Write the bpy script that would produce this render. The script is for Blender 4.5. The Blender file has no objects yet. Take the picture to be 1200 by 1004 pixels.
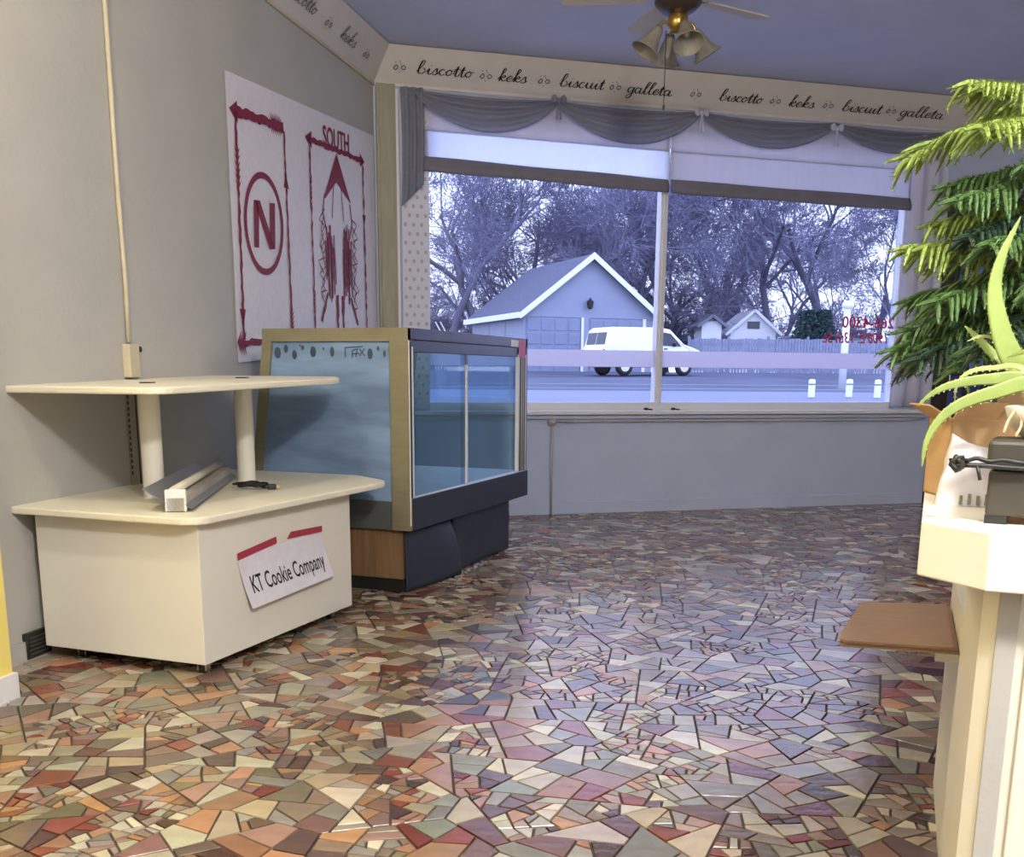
import bpy, bmesh, math, random
from mathutils import Vector, Matrix, noise

S = bpy.context.scene
COL = S.collection
R = math.radians

# ------------------------------------------------------------ camera
cam = bpy.data.cameras.new('camera')
co = bpy.data.objects.new('camera', cam)
COL.objects.link(co)
cam.sensor_width = 36.0
cam.lens = 36.0
cam.shift_y = 188 / 1200
cam.clip_start = 0.05
cam.clip_end = 400
_r = Vector((0.93549, 0.35329, 0.00734)); _u = Vector((-0.07981, 0.19101, 0.97834)); _f = Vector((-0.34423, 0.91581, -0.20689))
co.matrix_world = Matrix(((_r.x, _u.x, -_f.x, 0), (_r.y, _u.y, -_f.y, 0), (_r.z, _u.z, -_f.z, 1.125), (0, 0, 0, 1)))
S.camera = co

# ------------------------------------------------------------ light
S.view_settings.view_transform = 'Standard'
S.view_settings.look = 'None'
S.view_settings.gamma = 1.0
S.view_settings.exposure = 0.0
world = bpy.data.worlds.new('overcast_dusk')
S.world = world
world.use_nodes = True
wn = world.node_tree.nodes; wl = world.node_tree.links
bg = wn['Background']
tcw = wn.new('ShaderNodeTexCoord'); sep = wn.new('ShaderNodeSeparateXYZ'); rmp = wn.new('ShaderNodeValToRGB')
wl.new(tcw.outputs['Generated'], sep.inputs[0]); wl.new(sep.outputs['Z'], rmp.inputs[0]); wl.new(rmp.outputs[0], bg.inputs['Color'])
rmp.color_ramp.elements[0].position = 0.0; rmp.color_ramp.elements[0].color = (0.77, 0.83, 1.0, 1)
rmp.color_ramp.elements[1].position = 0.7; rmp.color_ramp.elements[1].color = (0.58, 0.68, 1.0, 1)
bg.inputs['Strength'].default_value = 3.5

def area(name, loc, target, size, power, color):
    l = bpy.data.lights.new(name, 'AREA'); l.shape = 'DISK'; l.size = size; l.energy = power; l.color = color
    o = bpy.data.objects.new(name, l); COL.objects.link(o); o.location = loc
    o.rotation_euler = (Vector(target) - Vector(loc)).to_track_quat('-Z', 'Y').to_euler()
    return o
def bulb(name, loc, radius, power, color):
    l = bpy.data.lights.new(name, 'POINT'); l.shadow_soft_size = radius; l.energy = power; l.color = color
    o = bpy.data.objects.new(name, l); COL.objects.link(o); o.location = loc
    return o
bulb('ceiling_lamp', (-2.2, 1.85, 3.05), 0.10, 92, (1.0, 0.87, 0.62))
sl_ = bpy.data.lights.new('counter_spot', 'SPOT'); sl_.energy = 90; sl_.spot_size = R(42); sl_.spot_blend = 0.6; sl_.shadow_soft_size = 0.08; sl_.color = (1.0, 0.90, 0.74)
so_ = bpy.data.objects.new('counter_spot', sl_); COL.objects.link(so_); so_.location = (-0.3, 0.5, 3.0)
so_.rotation_euler = (Vector((0.35, 1.9, 0.9)) - Vector((-0.3, 0.5, 3.0))).to_track_quat('-Z', 'Y').to_euler()
bulb('rear_lamp', (0.9, 0.2, 3.0), 0.15, 450, (1.0, 0.95, 0.88))
area('window_fill', (1.15, 7.0, 3.34), (1.15, 7.0, 0), 0.35, 9, (0.86, 0.90, 1.0))  # unseen fill light, added to brighten the window end of the room

# ------------------------------------------------------------ materials
def srgb(r, g, b):
    f = lambda c: (c / 255) / 12.92 if c / 255 <= 0.04045 else ((c / 255 + 0.055) / 1.055) ** 2.4
    return (f(r), f(g), f(b), 1)
MATS = {}
def mat(name, rgb=(128, 128, 128), rough=0.6, metal=0.0, spec=0.5, var=0.0, scale=8.0, bump=0.0, bscale=60.0, alpha=1.0, trans=0.0, stretch=None, attr=None, sss=0.0):
    if name in MATS: return MATS[name]
    m = bpy.data.materials.new(name); m.use_nodes = True
    n = m.node_tree.nodes; l = m.node_tree.links; b = n['Principled BSDF']
    c = srgb(*rgb)
    b.inputs['Base Color'].default_value = c
    b.inputs['Roughness'].default_value = rough
    b.inputs['Metallic'].default_value = metal
    b.inputs['Specular IOR Level'].default_value = spec
    b.inputs['Alpha'].default_value = alpha
    tc = n.new('ShaderNodeTexCoord'); mp = n.new('ShaderNodeMapping'); l.new(tc.outputs['Object'], mp.inputs[0])
    if stretch: mp.inputs['Scale'].default_value = stretch
    src = None
    if attr:
        a = n.new('ShaderNodeAttribute'); a.attribute_name = attr; src = a.outputs['Color']
    if var or attr:
        ns = n.new('ShaderNodeTexNoise'); ns.inputs['Scale'].default_value = scale; ns.inputs['Detail'].default_value = 5
        l.new(mp.outputs[0], ns.inputs[0])
        mx = n.new('ShaderNodeMix'); mx.data_type = 'RGBA'; mx.blend_type = 'MULTIPLY'; mx.inputs[0].default_value = 1.0
        if src: l.new(src, mx.inputs[6])
        else: mx.inputs[6].default_value = c
        mr = n.new('ShaderNodeMapRange'); mr.inputs['From Min'].default_value = 0.3; mr.inputs['From Max'].default_value = 0.7
        mr.inputs['To Min'].default_value = 1 - var; mr.inputs['To Max'].default_value = 1 + var * 0.5
        l.new(ns.outputs[0], mr.inputs[0]); l.new(mr.outputs[0], mx.inputs[7]); l.new(mx.outputs[2], b.inputs['Base Color'])
    if bump:
        nb = n.new('ShaderNodeTexNoise'); nb.inputs['Scale'].default_value = bscale; nb.inputs['Detail'].default_value = 4
        l.new(mp.outputs[0], nb.inputs[0])
        bp = n.new('ShaderNodeBump'); bp.inputs['Strength'].default_value = bump; bp.inputs['Distance'].default_value = 0.01
        l.new(nb.outputs[0], bp.inputs['Height']); l.new(bp.outputs[0], b.inputs['Normal'])
    if trans:   # thin translucent cloth: part of the light passes through
        out = n['Material Output']; t = n.new('ShaderNodeBsdfTranslucent'); t.inputs[0].default_value = c
        ms = n.new('ShaderNodeMixShader'); ms.inputs[0].default_value = trans
        l.new(b.outputs[0], ms.inputs[1]); l.new(t.outputs[0], ms.inputs[2]); l.new(ms.outputs[0], out.inputs[0])
        if alpha < 1:
            b.inputs['Alpha'].default_value = 1
            tr = n.new('ShaderNodeBsdfTransparent'); m2 = n.new('ShaderNodeMixShader'); m2.inputs[0].default_value = alpha
            l.new(tr.outputs[0], m2.inputs[1]); l.new(ms.outputs[0], m2.inputs[2]); l.new(m2.outputs[0], out.inputs[0])
    MATS[name] = m
    return m
def glass(name, tint=(235, 240, 250), gloss=0.08, rough=0.02, haze=0.0, hazergb=(150, 165, 190), smear=0.0):
    m = bpy.data.materials.new(name); m.use_nodes = True
    n = m.node_tree.nodes; l = m.node_tree.links; n.remove(n['Principled BSDF']); out = n['Material Output']
    t = n.new('ShaderNodeBsdfTransparent'); t.inputs[0].default_value = srgb(*tint)
    g = n.new('ShaderNodeBsdfGlossy'); g.inputs['Roughness'].default_value = rough
    ms = n.new('ShaderNodeMixShader')
    lw = n.new('ShaderNodeLayerWeight'); lw.inputs[0].default_value = 0.5
    fr = n.new('ShaderNodeMath'); fr.operation = 'POWER'; fr.inputs[1].default_value = 4.0; l.new(lw.outputs['Facing'], fr.inputs[0])
    mu = n.new('ShaderNodeMath'); mu.operation = 'MULTIPLY_ADD'; mu.inputs[1].default_value = 0.5; mu.inputs[2].default_value = gloss
    l.new(fr.outputs[0], mu.inputs[0]); l.new(mu.outputs[0], ms.inputs[0])
    l.new(t.outputs[0], ms.inputs[1]); l.new(g.outputs[0], ms.inputs[2])
    last = ms
    if haze:
        d = n.new('ShaderNodeBsdfDiffuse'); d.inputs[0].default_value = srgb(*hazergb)
        m2 = n.new('ShaderNodeMixShader'); m2.inputs[0].default_value = haze
        if smear:
            tc = n.new('ShaderNodeTexCoord'); mp = n.new('ShaderNodeMapping'); mp.inputs['Scale'].default_value = (1.2, 1, 5); mp.inputs['Rotation'].default_value = (0, 0.5, 0)
            ns = n.new('ShaderNodeTexNoise'); ns.inputs['Scale'].default_value = 1.6; ns.inputs['Detail'].default_value = 4
            mr = n.new('ShaderNodeMapRange'); mr.inputs['From Min'].default_value = 0.35; mr.inputs['From Max'].default_value = 0.7
            mr.inputs['To Min'].default_value = haze - smear; mr.inputs['To Max'].default_value = haze + smear
            l.new(tc.outputs['Object'], mp.inputs[0]); l.new(mp.outputs[0], ns.inputs[0]); l.new(ns.outputs[0], mr.inputs[0]); l.new(mr.outputs[0], m2.inputs[0])
        l.new(ms.outputs[0], m2.inputs[1]); l.new(d.outputs[0], m2.inputs[2]); last = m2
    l.new(last.outputs[0], out.inputs[0])
    return m

M_wall = mat('wall_paint', (176, 174, 170), 0.75, var=0.05, scale=3, bump=0.15, bscale=40)
M_ceil = mat('ceiling_paint', (208, 214, 234), 0.8, var=0.04, scale=2, bump=0.3, bscale=12)
M_wallw = mat('window_wall_paint', (188, 196, 222), 0.75, var=0.05, scale=3, bump=0.15, bscale=40)
M_cream = mat('cream_trim', (196, 186, 160), 0.55, var=0.06, scale=6)
M_bord = mat('border_board', (206, 200, 194), 0.6, var=0.05, scale=5)
M_olive = mat('olive_post', (152, 147, 128), 0.55, var=0.15, scale=9, stretch=(3, 3, 0.5))
M_white = mat('white_paint', (222, 222, 226), 0.45, var=0.03, scale=5)
M_yellow = mat('yellow_paint', (232, 212, 120), 0.6, var=0.05, scale=4)
M_grout = mat('dark_grout', (74, 62, 56), 0.6, var=0.2, scale=30)
M_tile = mat('glazed_tile', rough=0.2, spec=0.6, var=0.16, scale=14, bump=0.12, bscale=35, attr='tile_colour')
M_ink = mat('black_paint', (28, 26, 30), 0.7)
M_faint = mat('grey_paint', (105, 103, 110), 0.7)
M_red = mat('red_ink', (128, 28, 58), 0.7, var=0.15, scale=60)
M_paper = mat('white_paper', (222, 218, 226), 0.7, var=0.05, scale=25, bump=0.2, bscale=30)
M_lam = mat('white_laminate', (226, 222, 210), 0.42, var=0.02, scale=6)
M_lamedge = mat('laminate_edge', (232, 226, 205), 0.4)
M_alu = mat('brushed_frame', (146, 138, 112), 0.4, metal=0.35, var=0.1, scale=6, stretch=(1, 1, 6))
M_alud = mat('dull_frame', (88, 90, 112), 0.4, metal=0.5, var=0.1, scale=5)
M_navy = mat('navy_vinyl', (44, 50, 66), 0.5, var=0.15, scale=7, bump=0.15, bscale=15)
M_grey = mat('grey_metal', (112, 116, 116), 0.35, metal=0.4, var=0.08, scale=4)
M_wood = mat('wood_panel', (130, 100, 68), 0.5, var=0.3, scale=5, stretch=(6, 6, 0.6))
M_dark = mat('black_plastic', (32, 31, 30), 0.45)
M_card = mat('cardboard', (146, 118, 100), 0.8, var=0.08, scale=10, stretch=(1, 8, 8))
M_cardd = mat('cardboard_edge', (120, 84, 58), 0.85, var=0.3, scale=80)
M_chrome = mat('chrome', (190, 190, 190), 0.2, metal=1.0)
M_brass = mat('brass', (190, 160, 90), 0.3, metal=0.9)
M_jamb = mat('dark_wood', (54, 42, 40), 0.5, var=0.25, scale=5, stretch=(5, 5, 0.5))
G_win = glass('window_glass', (238, 240, 250), 0.02)
G_door = glass('dim_door_glass', (120, 125, 150), 0.05, 0.05, haze=0.25, hazergb=(120, 122, 150))
G_film = mat('frosted_film', (232, 228, 240), 0.6, trans=0.62, alpha=0.93, var=0.03, scale=8)
G_case = glass('case_glass', (225, 238, 245), 0.03, 0.03, haze=0.05, hazergb=(150, 190, 210))
G_end = glass('tinted_glass', (130, 165, 190), 0.08, 0.12, haze=0.66, hazergb=(146, 172, 206), smear=0.2)

# ------------------------------------------------------------ mesh helper
class M:
    def __init__(s): s.v = []; s.f = []; s.c = []
    def add(s, vs, fs):
        o = len(s.v); s.v += [tuple(v) for v in vs]; s.f += [tuple(i + o for i in f) for f in fs]; return s
    def box(s, x0, x1, y0, y1, z0, z1, T=None):
        vs = [Vector((x, y, z)) for z in (z0, z1) for y in (y0, y1) for x in (x0, x1)]
        if T: vs = [T @ v for v in vs]
        return s.add(vs, [(0, 2, 3, 1), (4, 5, 7, 6), (0, 1, 5, 4), (2, 6, 7, 3), (0, 4, 6, 2), (1, 3, 7, 5)])
    def prism(s, poly, z0, z1, T=None):   # poly CCW in xy, z0/z1 numbers or functions of (x, y)
        n = len(poly); g = lambda z, p: z(*p) if callable(z) else z
        vs = [Vector((p[0], p[1], g(z0, p))) for p in poly] + [Vector((p[0], p[1], g(z1, p))) for p in poly]
        if T: vs = [T @ v for v in vs]
        return s.add(vs, [tuple(range(n - 1, -1, -1)), tuple(range(n, 2 * n))] + [(i, (i + 1) % n, n + (i + 1) % n, n + i) for i in range(n)])
    def tube(s, path, rad, n=8, cap=True):
        path = [Vector(p) for p in path]; N = len(path)
        rr = rad if isinstance(rad, (list, tuple)) else [rad] * N
        vs = []; prev = None
        for i, p in enumerate(path):
            t = (path[min(i + 1, N - 1)] - path[max(i - 1, 0)])
            t = t.normalized() if t.length > 1e-9 else Vector((0, 0, 1))
            if prev is None:
                a = Vector((0, 0, 1)) if abs(t.z) < 0.9 else Vector((1, 0, 0))
                x = t.cross(a).normalized()
            else:
                x = (prev - t * prev.dot(t)).normalized()
            prev = x; y = t.cross(x)
            for k in range(n):
                an = 2 * math.pi * k / n
                vs.append(p + (x * math.cos(an) + y * math.sin(an)) * rr[i])
        fs = [(i * n + k, i * n + (k + 1) % n, (i + 1) * n + (k + 1) % n, (i + 1) * n + k) for i in range(N - 1) for k in range(n)]
        if cap: fs += [tuple(range(n - 1, -1, -1)), tuple(range((N - 1) * n, N * n))]
        return s.add(vs, fs)
    def lathe(s, prof, n=20, T=None):
        vs = []; 
        for r, z in prof:
            for k in range(n):
                a = 2 * math.pi * k / n; v = Vector((r * math.cos(a), r * math.sin(a), z)); vs.append(T @ v if T else v)
        fs = [(i * n + k, i * n + (k + 1) % n, (i + 1) * n + (k + 1) % n, (i + 1) * n + k) for i in range(len(prof) - 1) for k in range(n)]
        return s.add(vs, fs)
    def grid(s, fn, nu, nv):
        vs = [fn(i / nu, j / nv) for j in range(nv + 1) for i in range(nu + 1)]
        return s.add(vs, [(j * (nu + 1) + i, j * (nu + 1) + i + 1, (j + 1) * (nu + 1) + i + 1, (j + 1) * (nu + 1) + i) for j in range(nv) for i in range(nu)])
    def build(s, name, material, parent=None, smooth=False, bevel=0, solid=0, loc=None, rot=None, subsurf=0, link=True):
        me = bpy.data.meshes.new(name); me.from_pydata([tuple(v) for v in s.v], [], s.f)
        mats = material if isinstance(material, (list, tuple)) else [material]
        for m in mats: me.materials.append(m)
        if smooth: me.shade_smooth()
        me.update()
        o = bpy.data.objects.new(name, me)
        if link: COL.objects.link(o)
        if parent: o.parent = parent
        if loc is not None: o.location = loc
        if rot is not None: o.rotation_euler = rot
        if solid: q = o.modifiers.new('solid', 'SOLIDIFY'); q.thickness = solid; q.offset = 0
        if bevel: q = o.modifiers.new('bevel', 'BEVEL'); q.width = bevel; q.segments = 2; q.limit_method = 'ANGLE'
        if subsurf: q = o.modifiers.new('sub', 'SUBSURF'); q.levels = subsurf; q.render_levels = subsurf
        return o
def tag(o, label, cat, group=None, kind=None):
    o['label'] = label; o['category'] = cat
    if group: o['group'] = group
    if kind: o['kind'] = kind
    return o
def thing(name, label, cat, loc=(0, 0, 0), rz=0, group=None):
    o = bpy.data.objects.new(name, None); COL.objects.link(o); o.location = loc; o.rotation_euler = (0, 0, rz); o.empty_display_size = 0.1
    return tag(o, label, cat, group)
def struct(name, mb, material, loc=None, rot=None, parent=None, **k):
    o = mb.build(name, material, parent, loc=loc, rot=rot, **k)
    if not parent: o['kind'] = 'structure'
    return o
def text_mesh(body, size, name, material, parent, T, shear=0, extrude=0.0006, xs=1.0, spacing=1.0, align='CENTER'):
    cu = bpy.data.curves.new(name, 'FONT'); cu.body = body; cu.size = size; cu.shear = shear; cu.extrude = extrude
    cu.align_x = align; cu.align_y = 'CENTER'; cu.space_character = spacing; cu.resolution_u = 3; cu.offset = size * 0.012
    t = bpy.data.objects.new(name, cu); COL.objects.link(t)
    dg = bpy.context.evaluated_depsgraph_get(); me = bpy.data.meshes.new_from_object(t.evaluated_get(dg))
    bpy.data.objects.remove(t)
    me.transform(T @ Matrix.Diagonal((xs, 1, 1, 1))); me.materials.clear(); me.materials.append(material)
    o = bpy.data.objects.new(name, me); COL.objects.link(o); o.parent = parent
    return o
def spline(pts, n=6):
    pts = [Vector(p) for p in pts]; out = []
    P = [pts[0] * 2 - pts[1]] + pts + [pts[-1] * 2 - pts[-2]]
    for i in range(1, len(P) - 2):
        for k in range(n):
            t = k / n; a, b, c, d = P[i - 1], P[i], P[i + 1], P[i + 2]
            out.append(0.5 * ((2 * b) + (c - a) * t + (2 * a - 5 * b + 4 * c - d) * t * t + (3 * b - a - 3 * c + d) * t ** 3))
    out.append(pts[-1]); return out

# local frames of the window wall and the left wall
BA = math.atan2(0.5920, 0.8059)
BO = Vector((-0.5920 * 7.849, 0.8059 * 7.849, 0))      # window wall: x along the wall, y outdoors
def BWp(s, d, z): return BO + Vector((0.8059, 0.5920, 0)) * s + Vector((-0.5920, 0.8059, 0)) * d + Vector((0, 0, z))
LA = math.atan2(0.99, -0.1409)
LO = Vector((-2.722, 0, 0))                             # left wall: x along the wall towards the window, y into the wall
def LWp(a, d, z): return LO + Vector((-0.1409, 0.99, 0)) * a + Vector((-0.99, -0.1409, 0)) * d + Vector((0, 0, z))
CEIL = 3.36
RX = 2.05

# ------------------------------------------------------------ setting: floor, walls, ceiling
corner = (-3.719, 7.007)
endR = BWp(7.35, 0, 0)
poly = [(-2.47, -1.8), (RX, -1.8), (RX, endR.y - 0.2), (endR.x, endR.y), corner]
fl = M(); fl.prism([(-2.35, -1.95), (RX + .15, -1.95), (RX + .15, 11.2), (1.2, 10.62), (-3.86, 7.06)], -0.12, 0.0)
floor = struct('floor', fl, M_grout)
struct('ceiling', M().prism([(-2.30, -1.95), (RX + .15, -1.95), (RX + .15, 11.2), (1.2, 10.62), (-3.86, 7.06)], CEIL, CEIL + 0.12), M_ceil)
struct('wall_left', M().box(-1.9, 7.08, 0, 0.12, 0, CEIL), M_wall, loc=LO, rot=(0, 0, LA))
struct('wall_rear', M().box(-2.7, RX + .1, -1.95, -1.82, 0, CEIL), M_wall)
struct('wall_right', M().box(RX, RX + 0.12, -1.9, 11.1, 0, CEIL), M_wall)
bw = M()
bw.box(1.12, 6.03, 0, 0.16, 0, 0.80)          # knee wall
bw.box(1.12, 8.6, 0, 0.16, 3.02, CEIL)        # header
bw.box(1.12, 1.52, 0, 0.16, 0.80, 3.02)
bw.box(5.66, 6.03, 0, 0.16, 0.80, 3.02)
bw.box(7.02, 8.6, 0, 0.16, 0, 3.02)
bw.box(6.03, 7.02, 0, 0.16, 2.62, 3.02)
struct('wall_window', bw, M_wallw, loc=BO, rot=(0, 0, BA))
struct('baseboard_window', M().box(1.35, 6.02, -0.018, 0, 0, 0.10), M_wallw, loc=BO, rot=(0, 0, BA), bevel=0.004)
struct('baseboard_left', M().box(2.70, 6.9, -0.015, 0, 0, 0.085), M_wall, loc=LO, rot=(0, 0, LA))
struct('trim_1', M().box(1.165, 1.305, -0.03, 0, 0, 3.13).box(1.185, 1.285, -0.037, -0.03, 0.1, 3.1), M_olive, loc=BO, rot=(0, 0, BA), bevel=0.003)
# yellow wall end at the left
yw = M().box(-1.8, 2.57, -0.03, 0.02, 0.10, 2.2)
struct('trim_2', M().prism([(-3.3, -1.7), (-2.5, -1.7), (-2.815, 2.58), (-3.3, 2.58)], 0.095, CEIL), M_yellow)
struct('baseboard_near', M().prism([(-3.3, -1.7), (-2.49, -1.7), (-2.80, 2.59), (-3.3, 2.59)], 0, 0.095), M_white)
struct('trim_3', M().box(1.30, 1.325, -0.02, 0, 0.83, 3.1), M_white, loc=BO, rot=(0, 0, BA))

# tilted border boards under the ceiling with painted words
LET = {
 'b': ([[(0, .3), (.35, 1.2), (.52, 2.0), (.34, 2.1), (.18, 1.2), (.16, .2), (.4, 0), (.66, .35), (.6, .85), (.45, .9)]], .78),
 'i': ([[(0, .3), (.2, .95), (.15, .2), (.3, 0), (.5, .3)], [(.26, 1.42), (.3, 1.52)]], .46),
 's': ([[(0, .2), (.3, 1.05), (.36, .6), (.4, .2), (.2, -.02), (.04, .12)], [(.38, .15), (.55, .3)]], .52),
 'c': ([[(.46, .82), (.28, 1), (.04, .5), (.2, 0), (.5, .2)]], .56),
 'o': ([[(.3, 1), (.02, .5), (.22, 0), (.48, .5), (.3, 1), (.42, .85), (.66, .9)]], .62),
 't': ([[(0, .3), (.28, 1.7), (.18, .2), (.32, 0), (.5, .3)], [(0, 1.12), (.45, 1.2)]], .47),
 'k': ([[(0, .3), (.35, 1.5), (.46, 2.0), (.3, 2.05), (.12, 0)], [(.14, .5), (.45, 1), (.5, .7), (.2, .5), (.42, .05), (.64, .25)]], .64),
 'e': ([[(0, .35), (.42, .65), (.3, 1), (.06, .5), (.2, 0), (.52, .3)]], .5),
 'u': ([[(0, .3), (.16, 1.0), (.14, .3), (.3, 0), (.5, .4), (.6, 1.0), (.58, .2), (.72, 0), (.86, .3)]], .84),
 'g': ([[(.45, .85), (.2, 1), (.02, .5), (.2, .05), (.45, .7), (.5, .95), (.4, -.6), (.15, -.95), (.05, -.6), (.6, .25)]], .62),
 'a': ([[(.45, .85), (.2, 1), (.02, .5), (.2, 0), (.45, .6), (.5, .95), (.45, .15), (.6, 0), (.74, .3)]], .7),
 'l': ([[(0, .3), (.35, 1.5), (.42, 2.05), (.26, 2.0), (.14, 1), (.16, .1), (.3, 0), (.5, .3)]], .44)}
def ribbon(mb, pts, wfun, T):
    pts = spline([(p[0], p[1], 0) for p in pts], 4); L = []; 
    for i, p in enumerate(pts):
        t = pts[min(i + 1, len(pts) - 1)] - pts[max(i - 1, 0)]
        if t.length < 1e-9: t = Vector((1, 0, 0))
        t.normalize(); nrm = Vector((-t.y, t.x, 0)); w = wfun(t)
        L += [T @ (p + nrm * w), T @ (p - nrm * w)]
    o = len(mb.v); mb.v += [tuple(v) for v in L]
    mb.f += [(o + 2 * i, o + 2 * i + 1, o + 2 * i + 3, o + 2 * i + 2) for i in range(len(pts) - 1)]
def word(w, x0, x1, xh, T0):
    mb = M(); x = 0; tot = sum(LET[c][1] for c in w); k = (x1 - x0) / (tot * xh)
    for c in w:
        for st in LET[c][0]:
            pts = [((x + p[0]) * xh * k + p[1] * xh * 0.14, p[1] * xh) for p in st]
            ribbon(mb, pts, lambda t: xh * (0.05 + 0.09 * abs(t.y) if t.y < 0.2 else 0.05 + 0.03 * abs(t.y)), T0 @ Matrix.Translation((x0, 0, 0)))
        x += LET[c][1]
    return mb
def motif(xc, sz, T0):
    mb = M()
    ribbon(mb, [(-.9, .2), (-.5, .7), (-.25, .4), (-.55, .05), (-.9, .3)], lambda t: .08, T0 @ Matrix.Translation((xc, 0, 0)) @ Matrix.Scale(sz, 4))
    ribbon(mb, [(.2, .35), (.5, .7), (.9, .4), (.55, .1), (.25, .3)], lambda t: .07, T0 @ Matrix.Translation((xc, 0, 0)) @ Matrix.Scale(sz, 4))
    for dx, dy in ((0, 1.1), (.15, .85), (.02, -.35), (-.6, 1.0)):
        ribbon(mb, [(dx, dy), (dx + .02, dy + .16)], lambda t: .07, T0 @ Matrix.Translation((xc, 0, 0)) @ Matrix.Scale(sz, 4))
    return mb
TILT = math.atan2(0.21, 0.16)
def cove(name, label, O, ang, x0, x1, mitre0, mitre1, words):
    t = thing(name, label, 'board', O, ang)
    bd = M()
    # y negative = into the room; board leans from wall plane (z 3.14) to ceiling (z 3.352)
    vs = [(x0, 0, 3.14), (x1, 0, 3.14), (x1 + mitre1, -0.16, 3.352), (x0 + mitre0, -0.16, 3.352)]
    vs2 = [(a, b + 0.02, c + 0.006) for a, b, c in vs]
    vs[0] = (x0, -0.004, 3.13); vs[1] = (x1, -0.004, 3.13)
    bd.add(vs + vs2, [(0, 1, 2, 3), (7, 6, 5, 4), (0, 4, 5, 1), (1, 5, 6, 2), (2, 6, 7, 3), (3, 7, 4, 0)])
    b = bd.build('border_board', M_bord, t)
    rail = M().box(x0, x1, -0.016, 0.0, 3.115, 3.135).build('picture_rail', M_cream if 'left' in label else M_bord, t)
    T0 = Matrix.Translation((0, -0.0065, 3.133)) @ Matrix.Rotation(math.pi / 2 - (math.pi / 2 - TILT) , 4, 'X')
    T0 = Matrix.Translation((0, -0.007, 3.131)) @ Matrix.Rotation(math.pi - TILT - 0.03, 4, 'X') @ Matrix.Scale(1, 4)
    # local text x -> wall x, text y -> up the tilted board
    e = Vector((0, -0.16, 0.212)).normalized()
    nrm = Vector((0, -0.212, -0.16)).normalized()
    T0 = Matrix(((1, 0, 0, 0), (0, e.y, nrm.y, -0.006 + nrm.y * 0.003), (0, e.z, nrm.z, 3.133 + nrm.z * 0.003), (0, 0, 0, 1)))
    for w, a, c, y in words:
        TT = T0 @ Matrix.Translation((0, y, 0))
        if w == '*': motif(a, 0.05, TT).build('painted_motif', M_faint, t)
        else: word(w, a, c, 0.042, TT).build('lettering', M_ink if name == 'painted_border' and 'window' in label else M_faint, t)
    return t
W1 = [('*', 1.33, 0, .10), ('biscotto', 1.45, 1.86, .09), ('*', 1.96, 0, .09), ('keks', 2.05, 2.27, .085), ('*', 2.4, 0, .09), ('biscuit', 2.52, 2.87, .085), ('*', 2.96, 0, .09),
      ('galleta', 3.06, 3.42, .08), ('*', 3.62, 0, .09), ('biscotto', 3.82, 4.19, .08), ('*', 4.3, 0, .09), ('keks', 4.42, 4.65, .08), ('*', 4.77, 0, .09), ('biscuit', 4.90, 5.26, .08), ('*', 5.35, 0, .09), ('galleta', 5.44, 5.85, .08)]
cove('painted_border', 'slanted cream board above the window, hand lettered biscotto, keks, biscuit, galleta', BO, BA, 1.151, 7.3, 0.097, 0, W1)
W2 = [('galleta', 2.2, 2.6, .09), ('*', 2.75, 0, .09), ('biscotto', 2.9, 3.3, .09), ('*', 3.45, 0, .09), ('keks', 3.6, 3.85, .09), ('*', 4.0, 0, .09), ('biscuit', 4.15, 4.5, .09), ('*', 4.65, 0, .09), ('galleta', 4.8, 5.15, .09), ('*', 5.35, 0, .09), ('biscotto', 5.5, 5.9, .09), ('*', 6.1, 0, .09), ('keks', 6.3, 6.55, .09), ('*', 6.75, 0, .09)]
cove('painted_border', 'slanted border board above the left wall with faint grey lettering', LO, LA, -1.5, 7.078, 0, -0.097, W2)

# ------------------------------------------------------------ broken tile floor
rnd = random.Random(7)
def clip(poly, n, k):     # keep n.p <= k
    out = []
    for i in range(len(poly)):
        a = poly[i]; b = poly[(i + 1) % len(poly)]
        da = n[0] * a[0] + n[1] * a[1] - k; db = n[0] * b[0] + n[1] * b[1] - k
        if da <= 0: out.append(a)
        if (da < 0 < db) or (db < 0 < da):
            t = da / (da - db); out.append((a[0] + (b[0] - a[0]) * t, a[1] + (b[1] - a[1]) * t))
    return out
def parea(p): return 0.5 * sum(p[i][0] * p[(i + 1) % len(p)][1] - p[(i + 1) % len(p)][0] * p[i][1] for i in range(len(p)))
def cent(p): return (sum(a[0] for a in p) / len(p), sum(a[1] for a in p) / len(p))
room = [(-2.55, 0.9), (RX, 0.9), (RX, 10.3), (0.99, 10.45), (-3.69, 7.02)]
room = [(LWp(0.9, -.01, 0).x, 0.9), (RX, 0.9), (RX, 10.9), (BWp(7.0, -.02, 0).x, BWp(7.0, -.02, 0).y), (BWp(1.17, -.02, 0).x, BWp(1.17, -.02, 0).y)]
edges = []
for i in range(len(room)):
    a, b = room[i], room[(i + 1) % len(room)]; n = (b[1] - a[1], a[0] - b[0]); L = math.hypot(*n); n = (n[0] / L, n[1] / L); edges.append((n, n[0] * a[0] + n[1] * a[1]))
G = 0.44; seeds = []
for i in range(-12, 8):
    for j in range(0, 34):
        seeds.append((i * G + (0.5 * (j % 2)) * G + rnd.uniform(-.42, .42) * G, 0.7 + j * G * .92 + rnd.uniform(-.42, .42) * G))
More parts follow.
